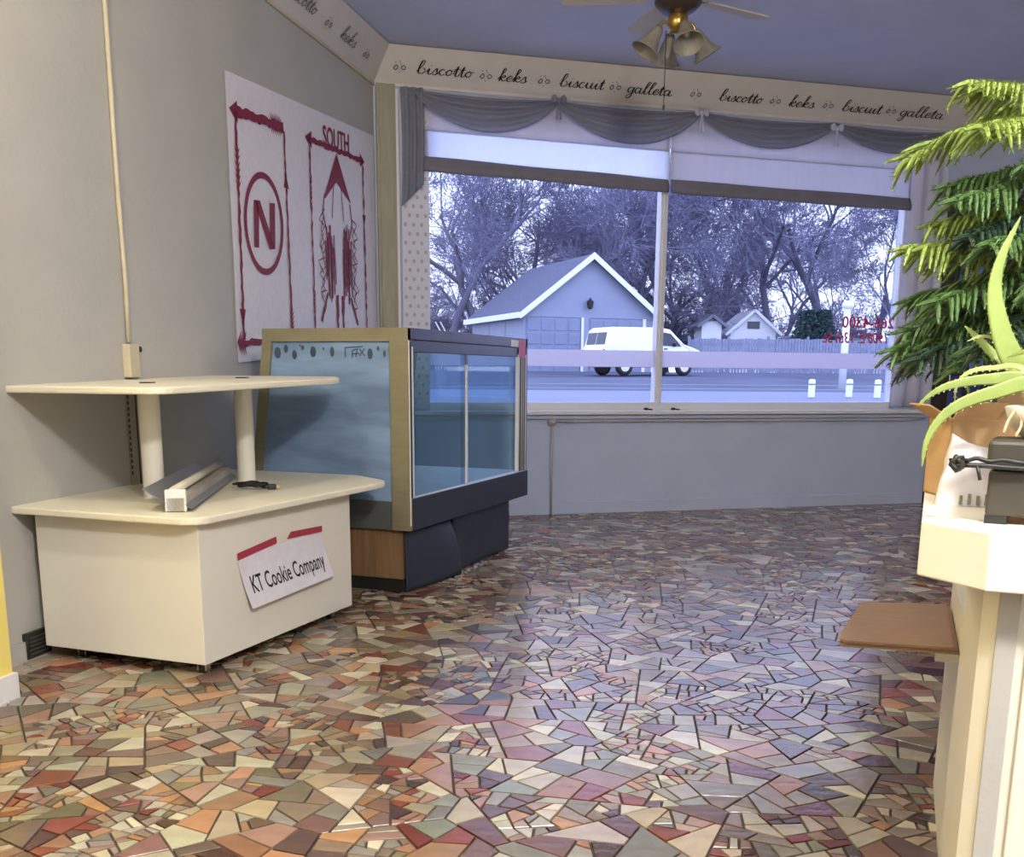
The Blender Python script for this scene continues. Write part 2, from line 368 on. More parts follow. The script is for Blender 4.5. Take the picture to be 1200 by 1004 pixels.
def tile_split(p, out, target):
    A = parea(p)
    if A < target or len(p) < 3:
        out.append(p); return
    c = cent(p); best = None
    for i in range(len(p)):
        for j in range(i + 1, len(p)):
            d = math.hypot(p[i][0] - p[j][0], p[i][1] - p[j][1])
            if best is None or d > best[0]: best = (d, p[i], p[j])
    ax0 = math.atan2(best[2][1] - best[1][1], best[2][0] - best[1][0]); cand = []
    for _ in range(8):
        ax = ax0 + rnd.gauss(0, 0.33); n = (math.cos(ax), math.sin(ax)); k = n[0] * c[0] + n[1] * c[1] + rnd.uniform(-.22, .22) * math.sqrt(A)
        qs = (clip(p, n, k), clip(p, (-n[0], -n[1]), -k)); sc = rnd.random() * .5
        for q in qs:
            if len(q) < 3: sc += 9; continue
            per = sum(math.hypot(q[i][0] - q[i - 1][0], q[i][1] - q[i - 1][1]) for i in range(len(q)))
            sc += (1.0 if len(q) == 3 else 0) + (.3 if len(q) > 5 else 0) + per * per / parea(q) / 16 * .8
            sc += sum(.6 for i in range(len(q)) if math.hypot(q[i][0] - q[i - 1][0], q[i][1] - q[i - 1][1]) < .02)
        cand.append((sc, qs))
    for q in min(cand, key=lambda t: t[0])[1]:
        if len(q) >= 3 and parea(q) > 0.0004:
            tile_split(q, out, max(.0022, target * rnd.choice((0.35, 0.7, 1.4))) if rnd.random() < .25 else target)
cells = []
for s in seeds:
    p = [(s[0] - .6, s[1] - .6), (s[0] + .6, s[1] - .6), (s[0] + .6, s[1] + .6), (s[0] - .6, s[1] + .6)]
    for t in seeds:
        if t is s or abs(t[0] - s[0]) > 1.2 or abs(t[1] - s[1]) > 1.2: continue
        n = (t[0] - s[0], t[1] - s[1]); k = (t[0] ** 2 + t[1] ** 2 - s[0] ** 2 - s[1] ** 2) / 2
        p = clip(p, n, k)
        if len(p) < 3: break
    if len(p) < 3: continue
    for n, k in edges:
        p = clip(p, n, k)
        if len(p) < 3: break
    if len(p) >= 3: cells.append(p)
polys = []
for c in cells: tile_split(c, polys, rnd.choice((0.009, 0.011, 0.013, 0.015)))
PAL = [((214, 204, 180), 14), ((180, 164, 138), 13), ((184, 138, 102), 10), ((140, 74, 58), 9), ((166, 132, 114), 13), ((156, 150, 136), 11), ((118, 94, 82), 12), ((140, 124, 100), 12), ((96, 68, 60), 7), ((186, 174, 160), 8)]
pal = [c for c, w in PAL for _ in range(w)]
def inset(p, g):
    q = list(p)
    for i in range(len(p)):
        a, b = p[i], p[(i + 1) % len(p)]; n = (b[1] - a[1], a[0] - b[0]); L = math.hypot(*n)
        if L < 1e-6: continue
        n = (n[0] / L, n[1] / L); q = clip(q, n, n[0] * a[0] + n[1] * a[1] - g)
        if len(q) < 3: return None
    return q
def proj(x, y, z=0.0):
    q = Vector((x, y, z - 1.125)); w = q.dot(_f)
    return (600 + 1200 * q.dot(_r) / w, 690 - 1200 * q.dot(_u) / w, w) if w > .2 else (-9, -9, w)
tiles = []
for p in polys:
    q = inset(p, 0.0028 + rnd.random() * 0.001)
    if not q or parea(q) < 0.00012: continue
    c = cent(q); col = rnd.choice(pal); k = rnd.uniform(.72, .96)
    col = srgb(*[min(255, max(0, v * k + rnd.uniform(-5, 5))) for v in col])
    pr = [proj(*v) for v in q]; pa = abs(parea([(a[0], a[1]) for a in pr])) if all(a[2] > .3 for a in pr) else 0
    cx, cy, _ = proj(*c)
    vis = 0 < cx < 1200 and 560 < cy < 1003 and not (50 < cx < 414 and cy < 715) and not (cx > 1140)
    if vis and cx < 240 and cy < 765 + (cx - 60) * 0.12: vis = False
    if vis and 240 <= cx < 414 and cy < 790 - (cx - 240) * 0.45: vis = False
    if vis and 414 <= cx < 605 and cy < 690: vis = False
    tiles.append((pa if vis else 0, q, col))
tiles.sort(key=lambda t: -t[0])
def tile_geo(mb, q, cols, col, o=(0, 0)):
    n = len(q); h = 0.0055 + rnd.random() * 0.0012; tx = rnd.gauss(0, .006); ty = rnd.gauss(0, .006); c = cent(q)
    z = lambda p: h + (p[0] - c[0]) * tx + (p[1] - c[1]) * ty
    b = inset(q, 0.0008) or q
    if len(b) != n: b = q
    mb.add([(p[0] - o[0], p[1] - o[1], -0.0) for p in q] + [(p[0] - o[0], p[1] - o[1], z(p) - 0.001) for p in q] + [(p[0] - o[0], p[1] - o[1], z(p)) for p in b],
           [tuple(range(2 * n, 3 * n))] + [(i, (i + 1) % n, n + (i + 1) % n, n + i) for i in range(n)] + [(n + i, n + (i + 1) % n, 2 * n + (i + 1) % n, 2 * n + i) for i in range(n)])
    cols += [col] * (3 * n)
def setcol(o, cols):
    a = o.data.color_attributes.new('tile_colour', 'FLOAT_COLOR', 'POINT')
    a.data.foreach_set('color', [x for c in cols for x in c])
NT = 300
for pa, q, col in tiles[:NT]:
    mb = M(); cols = []; c = cent(q); tile_geo(mb, q, cols, col, c); o = mb.build('tile', M_tile, floor); o.location = (c[0], c[1], 0); setcol(o, cols)
mb = M(); cols = []
for pa, q, col in tiles[NT:]: tile_geo(mb, q, cols, col)
o = mb.build('small_tiles', M_tile, floor); setcol(o, cols); o['kind'] = 'stuff'

# ------------------------------------------------------------ window
win = M()
fz0, fz1, fx0, fx1 = 0.80, 3.02, 1.52, 5.66
win.box(fx0, fx1, 0.03, 0.10, 0.83, 0.895).box(fx0, fx1, 0.03, 0.10, 2.96, 3.02).box(fx0, fx0 + .03, 0.03, 0.10, 0.83, 3.0).box(fx1 - .03, fx1, 0.03, 0.10, 0.83, 3.0)
w1 = struct('window_1', win, M_white, loc=BO, rot=(0, 0, BA), bevel=0.004)
M().box(3.405, 3.465, 0.015, 0.10, 0.88, 3.0).box(3.42, 3.45, 0.0, 0.015, 0.88, 3.0).build('mullion', M_white, w1, bevel=0.003)
M().box(fx0 + .03, 3.405, 0.06, 0.066, 0.895, 2.96).build('pane', G_win, w1)
M().box(3.465, fx1 - .03, 0.06, 0.066, 0.895, 2.96).build('pane', G_win, w1)
M().box(1.34, 6.0, -0.075, 0.035, 0.80, 0.832).build('window_sill', M_white, w1, bevel=0.006)
M().box(1.34, 6.0, -0.03, 0.0, 0.765, 0.80).build('sill_apron', M_wallw, w1, bevel=0.004)
for a, b in ((fx0 + .03, 3.405), (3.465, fx1 - .03)):
    f_ = M().box(a, b, 0.054, 0.0595, 1.175, 1.305).build('frosted_band', G_film, w1); f_['label'] = 'milky pinkish grey strip along the pane'
TM = lambda s, z: Matrix(((-1, 0, 0, s), (0, 0, 1, 0.0585), (0, 1, 0, z), (0, 0, 0, 1)))
M_rt = mat('red_lettering', (196, 50, 100), 0.6)
x_ = text_mesh('266-4300', 0.135, 'lettering', M_rt, w1, TM(5.38, 1.56), shear=-0.0, extrude=0.0004, xs=1.0); x_['label'] = 'reversed red phone number on the glass'
x_ = text_mesh('1908 E. 13th St.', 0.125, 'lettering', M_rt, w1, TM(5.27, 1.43), shear=0.25, extrude=0.0004, xs=0.82); x_['label'] = 'reversed red street address on the glass'

# shades, swags, side curtains
M_shade = mat('shade_cloth', (228, 226, 234), 0.8, trans=0.55, var=0.08, scale=3, stretch=(6, 6, 1))
M_shade2 = mat('shade_cloth_thin', (246, 246, 250), 0.8, trans=0.92, var=0.2, scale=4, stretch=(5, 5, 1))
M_hem = mat('shade_hem', (128, 124, 136), 0.85, trans=0.12, var=0.1, scale=8)
M_sheer = mat('grey_sheer', (168, 170, 184), 0.85, trans=0.4, alpha=0.74, var=0.12, scale=6, stretch=(1, 1, 4))
M_sheer_w = mat('white_sheer', (226, 226, 244), 0.85, trans=0.3, alpha=0.93, var=0.08, scale=5, stretch=(6, 6, 1))
M_dotc = mat('dotted_cloth', (224, 224, 240), 0.85, trans=0.12)
def shade(name, label, x0, x1, z1, zl, zb0, zb1, light):
    t = thing(name, label, 'window shade', BWp((x0 + x1) / 2, -0.03, 0), BA)
    xm = (x0 + x1) / 2
    zz = lambda u: zb0 + (zb1 - zb0) * u
    f = lambda u, v, a, b, y, am: Vector((x0 + (x1 - x0) * u - xm, y + am * math.sin(u * 37) + am * .6 * noise.noise(Vector((u * 9, v * 2, 0))), a(u) * (1 - v) + b(u) * v))
    M().grid(lambda u, v: f(u, v, lambda u: 3.10, lambda u: zl + (zz(u) - zb0) * .5, 0.0, 0.003), 60, 6).build('upper_fold', M_shade, t, smooth=True, solid=0.003)
    M().grid(lambda u, v: f(u, v, lambda u: zl + 0.01 + (zz(u) - zb0) * .5, lambda u: zz(u) + 0.09, -0.004, 0.003), 60, 8).build('shade_cloth', light, t, smooth=True, solid=0.002)
    hb = M()
    for k in range(4):
        hb.grid(lambda u, v: Vector((x0 + (x1 - x0) * u - xm, -0.012 - 0.006 * k - 0.012 * math.sin(v * 3.14), zz(u) + 0.10 - k * .016 - v * (.055) + 0.003 * math.sin(u * 11 + k))), 40, 5)
    hb.build('folded_hem', M_hem, t, smooth=True, solid=0.003)
    return t
shade('roman_shade', 'pale translucent shade behind the left pair of swags, daylight glowing through', 1.50, 3.43, 3.1, 2.83, 2.555, 2.50, M_shade2)
shade('roman_shade', 'greyer window shade right of the mullion with a dark folded hem', 3.45, 5.62, 3.1, 2.80, 2.50, 2.47, M_shade)
def swag(label, x0, x1, sag):
    xm = (x0 + x1) / 2; g = M()
    def fn(u, v):
        sg = (0.10 + (sag - 0.10) * v); prof = (4 * u * (1 - u)) ** 0.8
        top = 3.105 - 0.02 * v * (1 - prof)
        z = top - prof * sg * (0.35 + .65 * v if v > 0.0 else .3) - 0.0
        y = -0.055 - 0.03 * v - 0.016 * math.sin(v * 21 + u * 1.5) * (0.25 + prof)
        return Vector((x0 - xm + (x1 - x0) * u, y, z))
    g.grid(fn, 40, 26)
    t = g.build('swag_valance', M_sheer, None, smooth=True, solid=0.002, loc=BWp(xm, 0, 0), rot=(0, 0, BA))
    return tag(t, label, 'valance', 'sheer grey swags along the window')
swag('leftmost grey sheer swag under the word keks', 1.42, 2.52, 0.27)
swag('second grey sheer swag from the left, under the word galleta', 2.50, 3.67, 0.28)
swag('third grey sheer swag, just right of the window mullion', 3.65, 4.86, 0.24)
swag('rightmost grey sheer swag, running in behind the green fronds', 4.84, 5.95, 0.21)
for xk, zk, lb in ((2.51, 3.09, 'dark knot between the first and second swags'), (3.665, 3.08, 'pale bow between the second and third swags'), (4.85, 3.05, 'pale bow between the third and fourth swags')):
    t = thing('curtain_bow', lb, 'bow', BWp(xk, -0.10, zk), BA, 'bows pinned between the swags')
    M().lathe([(0.001, -.02), (.014, -.014), (.018, 0), (.014, .014), (.001, .02)], 10).build('knot', M_sheer if 'dark' in lb else M_sheer_w, t, smooth=True)
    mm = M_sheer if 'dark' in lb else M_sheer_w
    for sx in (-1, 1):
        M().grid(lambda u, v: Vector((sx * (0.01 + 0.05 * u), -0.008 * math.sin(u * 3.1), (v - .5) * (0.02 + 0.04 * math.sin(u * 3.0)) + .008)), 6, 4).build('loop', mm, t, smooth=True, solid=0.002)
        M().grid(lambda u, v: Vector((sx * (0.004 + 0.012 * v) + (u - .5) * 0.014, -0.004, -0.012 - 0.12 * v)), 2, 5).build('tail', mm, t, smooth=True, solid=0.002)
# cascade at left, dotted panel beneath, sheer at the right
def drape(name, label, x0, x1, z1, z0, y, material, folds, amp, cat='curtain', bottom=None):
    xm = (x0 + x1) / 2
    g = M().grid(lambda u, v: Vector((x0 - xm + (x1 - x0) * u + 0.01 * math.sin(v * 3), y + amp * math.sin(u * folds * 6.283 + v), z1 + ((bottom(u) if bottom else z0) - z1) * v)), 48, 16)
    return tag(g.build(name, material, None, smooth=True, solid=0.002, loc=BWp(xm, 0, 0), rot=(0, 0, BA)), label, cat)
drape('cascade_curtain', 'grey sheer tail hanging at the left end of the swags', 1.335, 1.50, 3.11, 2.35, -0.06, M_sheer, 3, 0.014, bottom=lambda u: 2.30 + 0.16 * u)
dp = drape('dotted_curtain', 'white curtain strip with pale dots left of the glass', 1.33, 1.535, 3.08, 0.84, -0.028, M_dotc, 0.5, 0.004)
M_dot = mat('dot_print', (184, 176, 186), 0.8)
dm = M(); rr = random.Random(3)
for i in range(34):
    for j in range(3):
        cx = 1.365 + j * 0.06 + (0.03 if i % 2 else 0) - 1.4325; cz = 0.9 + i * 0.064
        if cx > 0.085: continue
        dm.add([(cx + .013 * math.cos(a * 1.047), -0.0345, cz + .016 * math.sin(a * 1.047)) for a in range(6)], [(5, 4, 3, 2, 1, 0)])
dm.build('printed_dots', M_dot, dp)['kind'] = 'stuff'
drape('sheer_curtain', 'white sheer panel at the right edge of the window behind the plants', 5.60, 5.97, 3.08, 0.86, -0.04, M_sheer_w, 2.5, 0.012)

# conduit below the sill
t = thing('wall_pipe', 'thin painted pipe with junction box on the wall below the sill', 'pipe', BWp(2.52, -0.02, 0), BA)
M().tube([(0, 0, 0.0), (0, 0, 0.74)], 0.011, 8).build('pipe', M_wall, t, smooth=True)
M().lathe([(0.0, -.03), (.03, -.026), (.04, 0), (.03, .026), (0, .03)], 14, Matrix.Translation((0, 0, .745))).build('junction_box', M_wall, t, smooth=True)
M().tube([(0.03, 0, 0.75), (0.08, -0.02, 0.748), (3.3, -0.02, 0.742), (3.44, -0.02, .765)], 0.006, 6).build('cable', M_wall, t, smooth=True)
for s_, lb in ((3.32, 'small dark clip at the foot of the mullion'), (3.56, 'dark dead bug lying on the sill right of the mullion')):
    q = M().lathe([(0.0, 0), (.02, .004), (.024, .012), (.012, .02), (0, .022)], 8); q.tube([(0, 0, .01), (0.06, 0.01, .004)], .006, 5)
    tag(q.build('sill_debris', M_dark, None, loc=BWp(s_, -0.02, 0.832), rot=(0, 0, BA), smooth=True), lb, 'debris')

# ------------------------------------------------------------ glazed door right of the window
d1 = struct('door_1', M().box(6.035, 6.12, -0.02, 0.12, 0, 2.62).box(6.93, 7.02, -0.02, 0.12, 0, 2.62).box(6.035, 7.02, -0.02, 0.12, 2.54, 2.62), M_jamb, loc=BO, rot=(0, 0, BA), bevel=0.004)
def door_leaf():
    st = M().box(6.13, 6.23, 0.04, 0.085, 0.01, 2.53).box(6.82, 6.92, 0.04, 0.085, 0.01, 2.53).box(6.23, 6.82, 0.04, 0.085, 0.01, 0.85).box(6.23, 6.82, 0.04, 0.085, 2.42, 2.53)
    for z in (1.15, 1.47, 1.79, 2.11): st.box(6.23, 6.82, 0.045, 0.08, z - .02, z + .02)
    for x in (6.42, 6.62): st.box(x - .015, x + .015, 0.045, 0.08, 0.85, 2.42)
    st.build('door_leaf', M_jamb, d1, bevel=0.003)
    for i, (a, b) in enumerate(((6.23, 6.405), (6.435, 6.605), (6.635, 6.82))):
        for j, (c, d) in enumerate(((0.85, 1.13), (1.17, 1.45), (1.49, 1.77), (1.81, 2.09), (2.13, 2.42))):
            M().box(a, b, 0.060, 0.064, c, d).build('pane', G_door, d1)
    M().tube([(6.18, -0.02, 1.0), (6.18, -.03, 1.02), (6.18, -.03, 1.14), (6.18, -.02, 1.16)], 0.008).build('door_handle', M_chrome, d1, smooth=True)
door_leaf()

# ------------------------------------------------------------ left wall items
PLY = lambda pts, y=-0.004: [(a / 0.99, y, z) for a, z in pts]
pz = thing('painted_poster', 'white paper banner painted in dark red with circled N and SOUTH arrow', 'poster', LWp(4.839, -0.001, 0), LA)
def pp(a, z, y=-0.004): return Vector(((a - 4.79) / 0.99, y, z))
sh = M(); outl = [(4.791, 2.631), (6.968, 2.772), (6.978, 1.30), (4.795, 1.165)]
N_ = 10
sh.grid(lambda u, v: pp((4.791 + 2.178 * u), (2.631 + 0.141 * u) * (1 - v) + (1.165 + .135 * u) * v, -0.004 - 0.003 * (1 + noise.noise(Vector((u * 5, v * 4, 1))))), 24, 16)
sh.build('paper', M_paper, pz, solid=0.001)
ink = []
def stroke(name, pts, w, mb=None, jag=0.0):
    m_ = mb or M(); pts = [pp(a, z, -0.0125) for a, z in pts]
    rj = random.Random(len(ink) + 5); out = []
    for i in range(len(pts) - 1):
        L = (pts[i + 1] - pts[i]).length; n = max(1, int(L / 0.03))
        for k in range(n): out.append(pts[i].lerp(pts[i + 1], k / n))
    out.append(pts[-1]); vs = []
    for i, p in enumerate(out):
        t = (out[min(i + 1, len(out) - 1)] - out[max(i - 1, 0)]).normalized(); nn = Vector((-t.z, 0, t.x))
        a = w * (1 + jag * rj.uniform(-1, 1)); b = w * (1 + jag * rj.uniform(-1, 1))
        vs += [p + nn * a, p - nn * b]
    m_.add(vs, [(2 * i, 2 * i + 1, 2 * i + 3, 2 * i + 2) for i in range(len(out) - 1)])
    ink.append(1)
    return m_
def arrow(m_, p, ang, L, w):
    c = pp(*p, -0.0125); d = Vector((math.cos(ang), 0, math.sin(ang))); nn = Vector((-d.z, 0, d.x))
    m_.add([c + d * L, c + nn * w, c - nn * w], [(0, 1, 2)])
def feather(m_, p, ang, L, w, n=6):
    for k in range(n):
        t = k / n; c = pp(*p, -0.0127); d = Vector((math.cos(ang), 0, math.sin(ang))); nn = Vector((-d.z, 0, d.x)); q = c + d * L * t
        m_.add([q + d * .02, q + nn * w - d * 0.03, q - d * .005], [(0, 1, 2)]); m_.add([q + d * .02, q - nn * w - d * .03, q - d * .005], [(2, 1, 0)])
k_ = M()
stroke('', [(4.87, 2.455), (5.46, 2.50)], 0.025, k_, 0.3); arrow(k_, (4.90, 2.455), math.pi, .09, .055); feather(k_, (5.32, 2.49), 0.07, 0.14, 0.06)
stroke('', [(4.879, 2.44), (4.862, 1.29)], 0.013, k_, 0.5); feather(k_, (4.875, 2.25), -1.57, .2, .035); arrow(k_, (4.86, 1.45), -1.57, .10, .035)
stroke('', [(5.465, 2.48), (5.487, 1.25)], 0.012, k_, 0.5); arrow(k_, (5.47, 2.17), 1.57, .09, .035); feather(k_, (5.485, 1.45), -1.57, .16, .035)
stroke('', [(4.86, 1.27), (5.49, 1.32)], 0.018, k_, 0.4); feather(k_, (4.86, 1.27), 3.1, .08, .07, 4)
k_.build('arrow_frame', M_red, pz)
k_ = M()
for a in range(48):
    t0, t1 = a / 48 * 6.283, (a + 1) / 48 * 6.283
    q = lambda t, r_: pp(5.166 + (0.228 + r_) * math.cos(t), 1.93 + 0.018 * math.cos(t) + (0.258 + r_) * math.sin(t), -0.0125)
    k_.add([q(t0, .017), q(t1, .017), q(t1, -.017), q(t0, -.017)], [(0, 1, 2, 3)])
k_.build('circle', M_red, pz)
k_ = M()
P_ = lambda l: [pp(a, z, -0.0125) for a, z in l]
k_.add(P_([(5.045, 2.040), (5.108, 2.046), (5.088, 1.795), (5.028, 1.79)]), [(0, 1, 2, 3)]).add(P_([(5.24, 2.054), (5.31, 2.062), (5.292, 1.81), (5.222, 1.80)]), [(0, 1, 2, 3)]).add(P_([(5.05, 2.040), (5.12, 2.048), (5.29, 1.81), (5.22, 1.802)]), [(0, 1, 2, 3)])
k_.build('letter', M_red, pz)
k_ = M()
stroke('', [(5.80, 2.512), (6.74, 2.558)], 0.017, k_, 0.4); arrow(k_, (5.86, 2.515), math.pi, .10, .05); arrow(k_, (6.68, 2.555), 0, .09, .045)
stroke('', [(5.825, 2.48), (5.83, 1.36)], 0.010, k_, 0.8); feather(k_, (5.825, 2.28), -1.57, .18, .025); stroke('', [(6.735, 2.53), (6.75, 1.40)], 0.010, k_, 0.8); arrow(k_, (6.74, 2.2), -1.57, .08, .03)
feather(k_, (5.83, 1.6), -1.57, .14, .025)
k_.build('arrow_frame', M_red, pz)
k_ = M()
k_.add(P_([(6.256, 2.515), (6.024, 2.20), (6.05, 2.205), (6.24, 2.335), (6.465, 2.245), (6.49, 2.24)]), [(0, 1, 2, 3), (0, 3, 4, 5)])
rj = random.Random(5)
for (c, t0, b0, w0) in ((6.105, 2.08, 1.60, .072), (6.405, 2.10, 1.60, .072)):
    for k in range(13):
        x = c + (k / 12 - .5) * 2 * w0; stroke('', [(x, t0 - rj.uniform(0, .12) - abs(k - 6) * .01), (x + rj.uniform(-.02, .02), b0 + rj.uniform(-.03, .14))], .0085, k_, .3)
for (c, sgn) in ((6.105, -1), (6.405, 1)):
    for k in range(11):
        z = 2.14 - k * .05; x = c + sgn * (.07 + rj.uniform(0, .03)); stroke('', [(x, z), (x + sgn * rj.uniform(.04, .11), z - rj.uniform(.02, .09)), (x + sgn * .02, z - .1)], .0045, k_, .4)
    stroke('', [(6.256 + sgn * .215, 2.23), (c + sgn * .10, 2.12), (c + sgn * .05, 2.0)], .007, k_, .4)
    stroke('', [(6.256 + sgn * .06, 2.33), (6.256 + sgn * .10, 2.1)], .005, k_, .4)
    stroke('', [(c + sgn * .05, 1.62), (c + sgn * .17, 1.44)], .014, k_, .5)
    stroke('', [(6.256 + sgn * .05, 1.62), (6.256 + sgn * .05, 1.36)], .02, k_, .5)
k_.build('painted_figure', M_red, pz)
text_mesh('SOUTH', 0.17, 'lettering', M_red, pz, Matrix(((0.95, 0, 0, (6.262 - 4.79) / .99), (0, 0, -1, -0.013), (0.075, 1, 0, 2.592), (0, 0, 0, 1))), extrude=0.0005, xs=0.85)
# conduit, boxes, slotted strip
t = thing('wall_conduit', 'thin cream cable run down the left wall to a small box', 'conduit', LWp(3.805, 0, 0), LA)
M().tube([(0, -0.012, 3.13), (0.0, -0.012, 1.9), (0.012, -0.012, 1.5), (0.006, -0.012, 1.24)], 0.0105, 8).build('cable', M_cream, t, smooth=True)
M().box(-0.035, 0.045, -0.04, 0, 1.09, 1.235).build('outlet_box', M_cream, t, bevel=0.006)
t = tag(M().lathe([(0, -.004), (.012, -.004), (.014, 0), (0, .001)], 10, Matrix.Rotation(R(90), 4, 'X')).build('wall_hook', M_dark, None, loc=LWp(3.915, -0.003, 1.215), rot=(0, 0, LA)), 'tiny dark screw on the wall beside the cable box', 'hook')
t = thing('slotted_strip', 'dark edged vertical strip on the wall behind the front post', 'strip', LWp(3.80, 0, 0), LA)
M().box(-0.03, 0.03, -0.012, 0, 0.12, 1.08).build('strip', M_olive, t, bevel=.002)
M().box(0.03, 0.037, -0.014, 0, 0.12, 1.08).build('dark_edge', M_dark, t)
for i in range(16): M().box(-0.030, -0.022, -0.0135, -0.010, 0.66 + i * .026, 0.675 + i * .026).build('slot', M_dark, t)
t = thing('floor_vent', 'black rectangular vent in the wall base left of the cabinet', 'vent', LWp(3.04, 0, 0), LA)
M().box(-0.072, 0.072, -0.022, 0, 0.012, 0.115).build('plate', M_dark, t, bevel=.003)
for i in range(5): M().box(-0.058, 0.058, -0.026, -0.021, 0.028 + i * .016, 0.033 + i * .016).build('louver', mat('grey_plastic', (70, 68, 66), .4), t)

# ------------------------------------------------------------ white rolling cabinet
cab = thing('rolling_display_stand', 'white two-tier wheeled display stand against the left wall', 'stand', (-2.72, 3.56, 0))
def L2(p): return (p[0] + 2.72, p[1] - 3.56)
def rounded(pts, radii, n=6):
    out = []
    for i, p in enumerate(pts):
        a = Vector(pts[i - 1]); b = Vector(p); c = Vector(pts[(i + 1) % len(pts)]); r_ = radii[i]
        if r_ == 0: out.append(tuple(b)); continue
        d1_ = (a - b).normalized(); d2_ = (c - b).normalized(); p0 = b + d1_ * r_; p1 = b + d2_ * r_
        for k in range(n + 1):
            t = k / n; out.append(tuple(p0 * (1 - t) ** 2 + b * 2 * t * (1 - t) + p1 * t * t))
    return out
body = [(-3.115, 3.015), (-2.343, 3.015), (-2.343, 4.11), (-3.27, 4.11)]
body[0] = (-3.10, 3.015)
M().prism([L2(p) for p in body], 0.055, 0.585).build('body', M_lam, cab, bevel=0.003)
low = rounded([(-3.155, 2.945), (-2.295, 2.945), (-2.275, 4.38), (-2.55, 4.565), (-3.385, 4.565)], [0.03, 0.10, .10, .06, 0])
M().prism([L2(p) for p in low], 0.585, 0.613).build('lower_shelf', M_lamedge, cab, bevel=0.006)
up = rounded([(-3.165, 2.975), (-2.47, 3.015), (-2.47, 4.28), (-2.62, 4.50), (-3.375, 4.50)], [0.03, 0.10, .10, .08, 0])
tz = lambda b: (lambda x, y: b + 0.024 * (y + 0.6))
M().prism([L2(p) for p in up], tz(1.036), tz(1.062)).build('upper_shelf', M_lamedge, cab, bevel=0.006)
for (x, y) in ((-2.85, 3.405), (-2.905, 4.125)):
    lx, ly = L2((x, y)); p = M().lathe([(0.042, 0.608), (0.042, 1.045)], 24, Matrix.Translation((lx, ly, 0))).build('post', M_lam, cab, smooth=True)
    zt = 1.062 + 0.024 * (ly + .6)
    M().lathe([(0.0, zt + .004), (.03, zt + .004), (.034, zt - .002)], 16, Matrix.Translation((lx, ly, 0))).build('post_cap', M_dark, p, smooth=True)
for (x, y) in ((-2.40, 3.08), (-2.98, 3.09), (-2.42, 4.03), (-3.1, 4.03)):
    lx, ly = L2((x, y)); c = M().box(lx - .02, lx + .02, ly - .018, ly + .018, 0.040, 0.056).box(lx - .02, lx - .015, ly - .014, ly + .014, .014, .04).box(lx + .015, lx + .02, ly - .014, ly + .014, .014, .04).build('caster', M_chrome, cab)
    M().lathe([(0.001, -.011), (.017, -.011), (.019, -.006), (.019, .006), (.017, .011), (.001, .011)], 16, Matrix.Translation((lx, ly, .0195)) @ Matrix.Rotation(R(90), 4, 'Y')).build('wheel', M_dark, c, smooth=True)
# taped sign on its right face
sg = thing('taped_sign', 'white paper sign reading KT Cookie Company taped to the stand', 'sign', (-2.343, 3.25, 0.32))
def sp(y, z, x=0.0): return Vector((x, y - 3.25, z - 0.32))
TLc, TRc, BLc, BRc = (3.235, .428), (3.85, .436), (3.285, .215), (3.905, .235)
def sheet(u, v):
    y = (TLc[0] * (1 - u) + TRc[0] * u) * (1 - v) + (BLc[0] * (1 - u) + BRc[0] * u) * v
    z = (TLc[1] * (1 - u) + TRc[1] * u) * (1 - v) + (BLc[1] * (1 - u) + BRc[1] * u) * v
    return sp(y, z, 0.0025 + 0.028 * v * v)
M().grid(sheet, 10, 8).build('paper', M_paper, sg, solid=0.0012)
def tape(y0, z0, y1, z1, h, cut=0):
    d = Vector((0, y1 - y0, z1 - z0)).normalized(); n_ = Vector((0, -d.z, d.y)) * h
    a = sp(y0, z0, .0045); b = sp(y1, z1, .0045)
    M().add([a, b, b + n_, a + n_ + Vector((0, cut, 0))], [(0, 1, 2, 3)]).build('red_tape', mat('red_tape', (166, 52, 72), .45, var=.1, scale=60), sg, solid=0.001)
tape(3.238, .412, 3.505, .440, .028); tape(3.58, .446, 3.855, .438, .026, .03)
tt = text_mesh('KT Cookie Company', 0.098, 'lettering', M_ink, sg, Matrix.Identity(4), extrude=0.0, xs=0.66)
me = tt.data; w_ = max(v.co.x for v in me.vertices)
for v in me.vertices:
    u = 0.5 + v.co.x / (2 * w_) * 0.88; vv = 0.60 - v.co.y / 0.21 * 1.0
    q = sheet(u, vv); v.co = q + Vector((0.0018, 0, 0))

# fluorescent fixture lying on the lower shelf
fx = thing('shop_light_fixture', 'old white tube light fixture lying on the lower shelf between the posts', 'light fixture', (-2.47, 3.06, 0.6145), math.atan2(1.35, -0.72))
M().box(0, 1.20, -0.035, 0.035, 0, 0.055).build('housing', mat('aged_metal', (176, 170, 158), .45, metal=.2, var=.15, scale=9), fx, bevel=0.004)
M().box(0.0, 0.02, -0.038, 0.038, 0.0, 0.082).build('end_cap', M_white, fx, bevel=.004)
M().add([(0, .03, .03), (1.2, .03, .03), (1.2, .115, .085), (0, .115, .085)], [(0, 1, 2, 3)]).build('reflector', mat('dull_reflector', (150, 152, 160), .35, metal=.5), fx, solid=.002)
M().add([(0, -.03, .03), (1.2, -.03, .03), (1.2, -.06, .012), (0, -.06, .012)], [(3, 2, 1, 0)]).build('reflector', MATS['dull_reflector'], fx, solid=.002)
M().tube([(0.015, 0.01, .075), (1.18, 0.01, .075)], 0.016, 12).build('tube', mat('dusty_tube', (205, 198, 180), .3), fx, smooth=True)
pts = []
for i in range(70):
    a = i * 0.42; rr_ = .055 + .02 * math.sin(i * .7)
    pts.append((rr_ * math.cos(a) + .012 * math.sin(i * .31), rr_ * .8 * math.sin(a), .006 + .012 * (i / 70) + .006 * abs(math.sin(i * .9))))
pc = thing('power_cord', 'coiled black cord with a small plug beside the light fixture on the lower shelf', 'cord', (-2.68, 3.83, .6135))
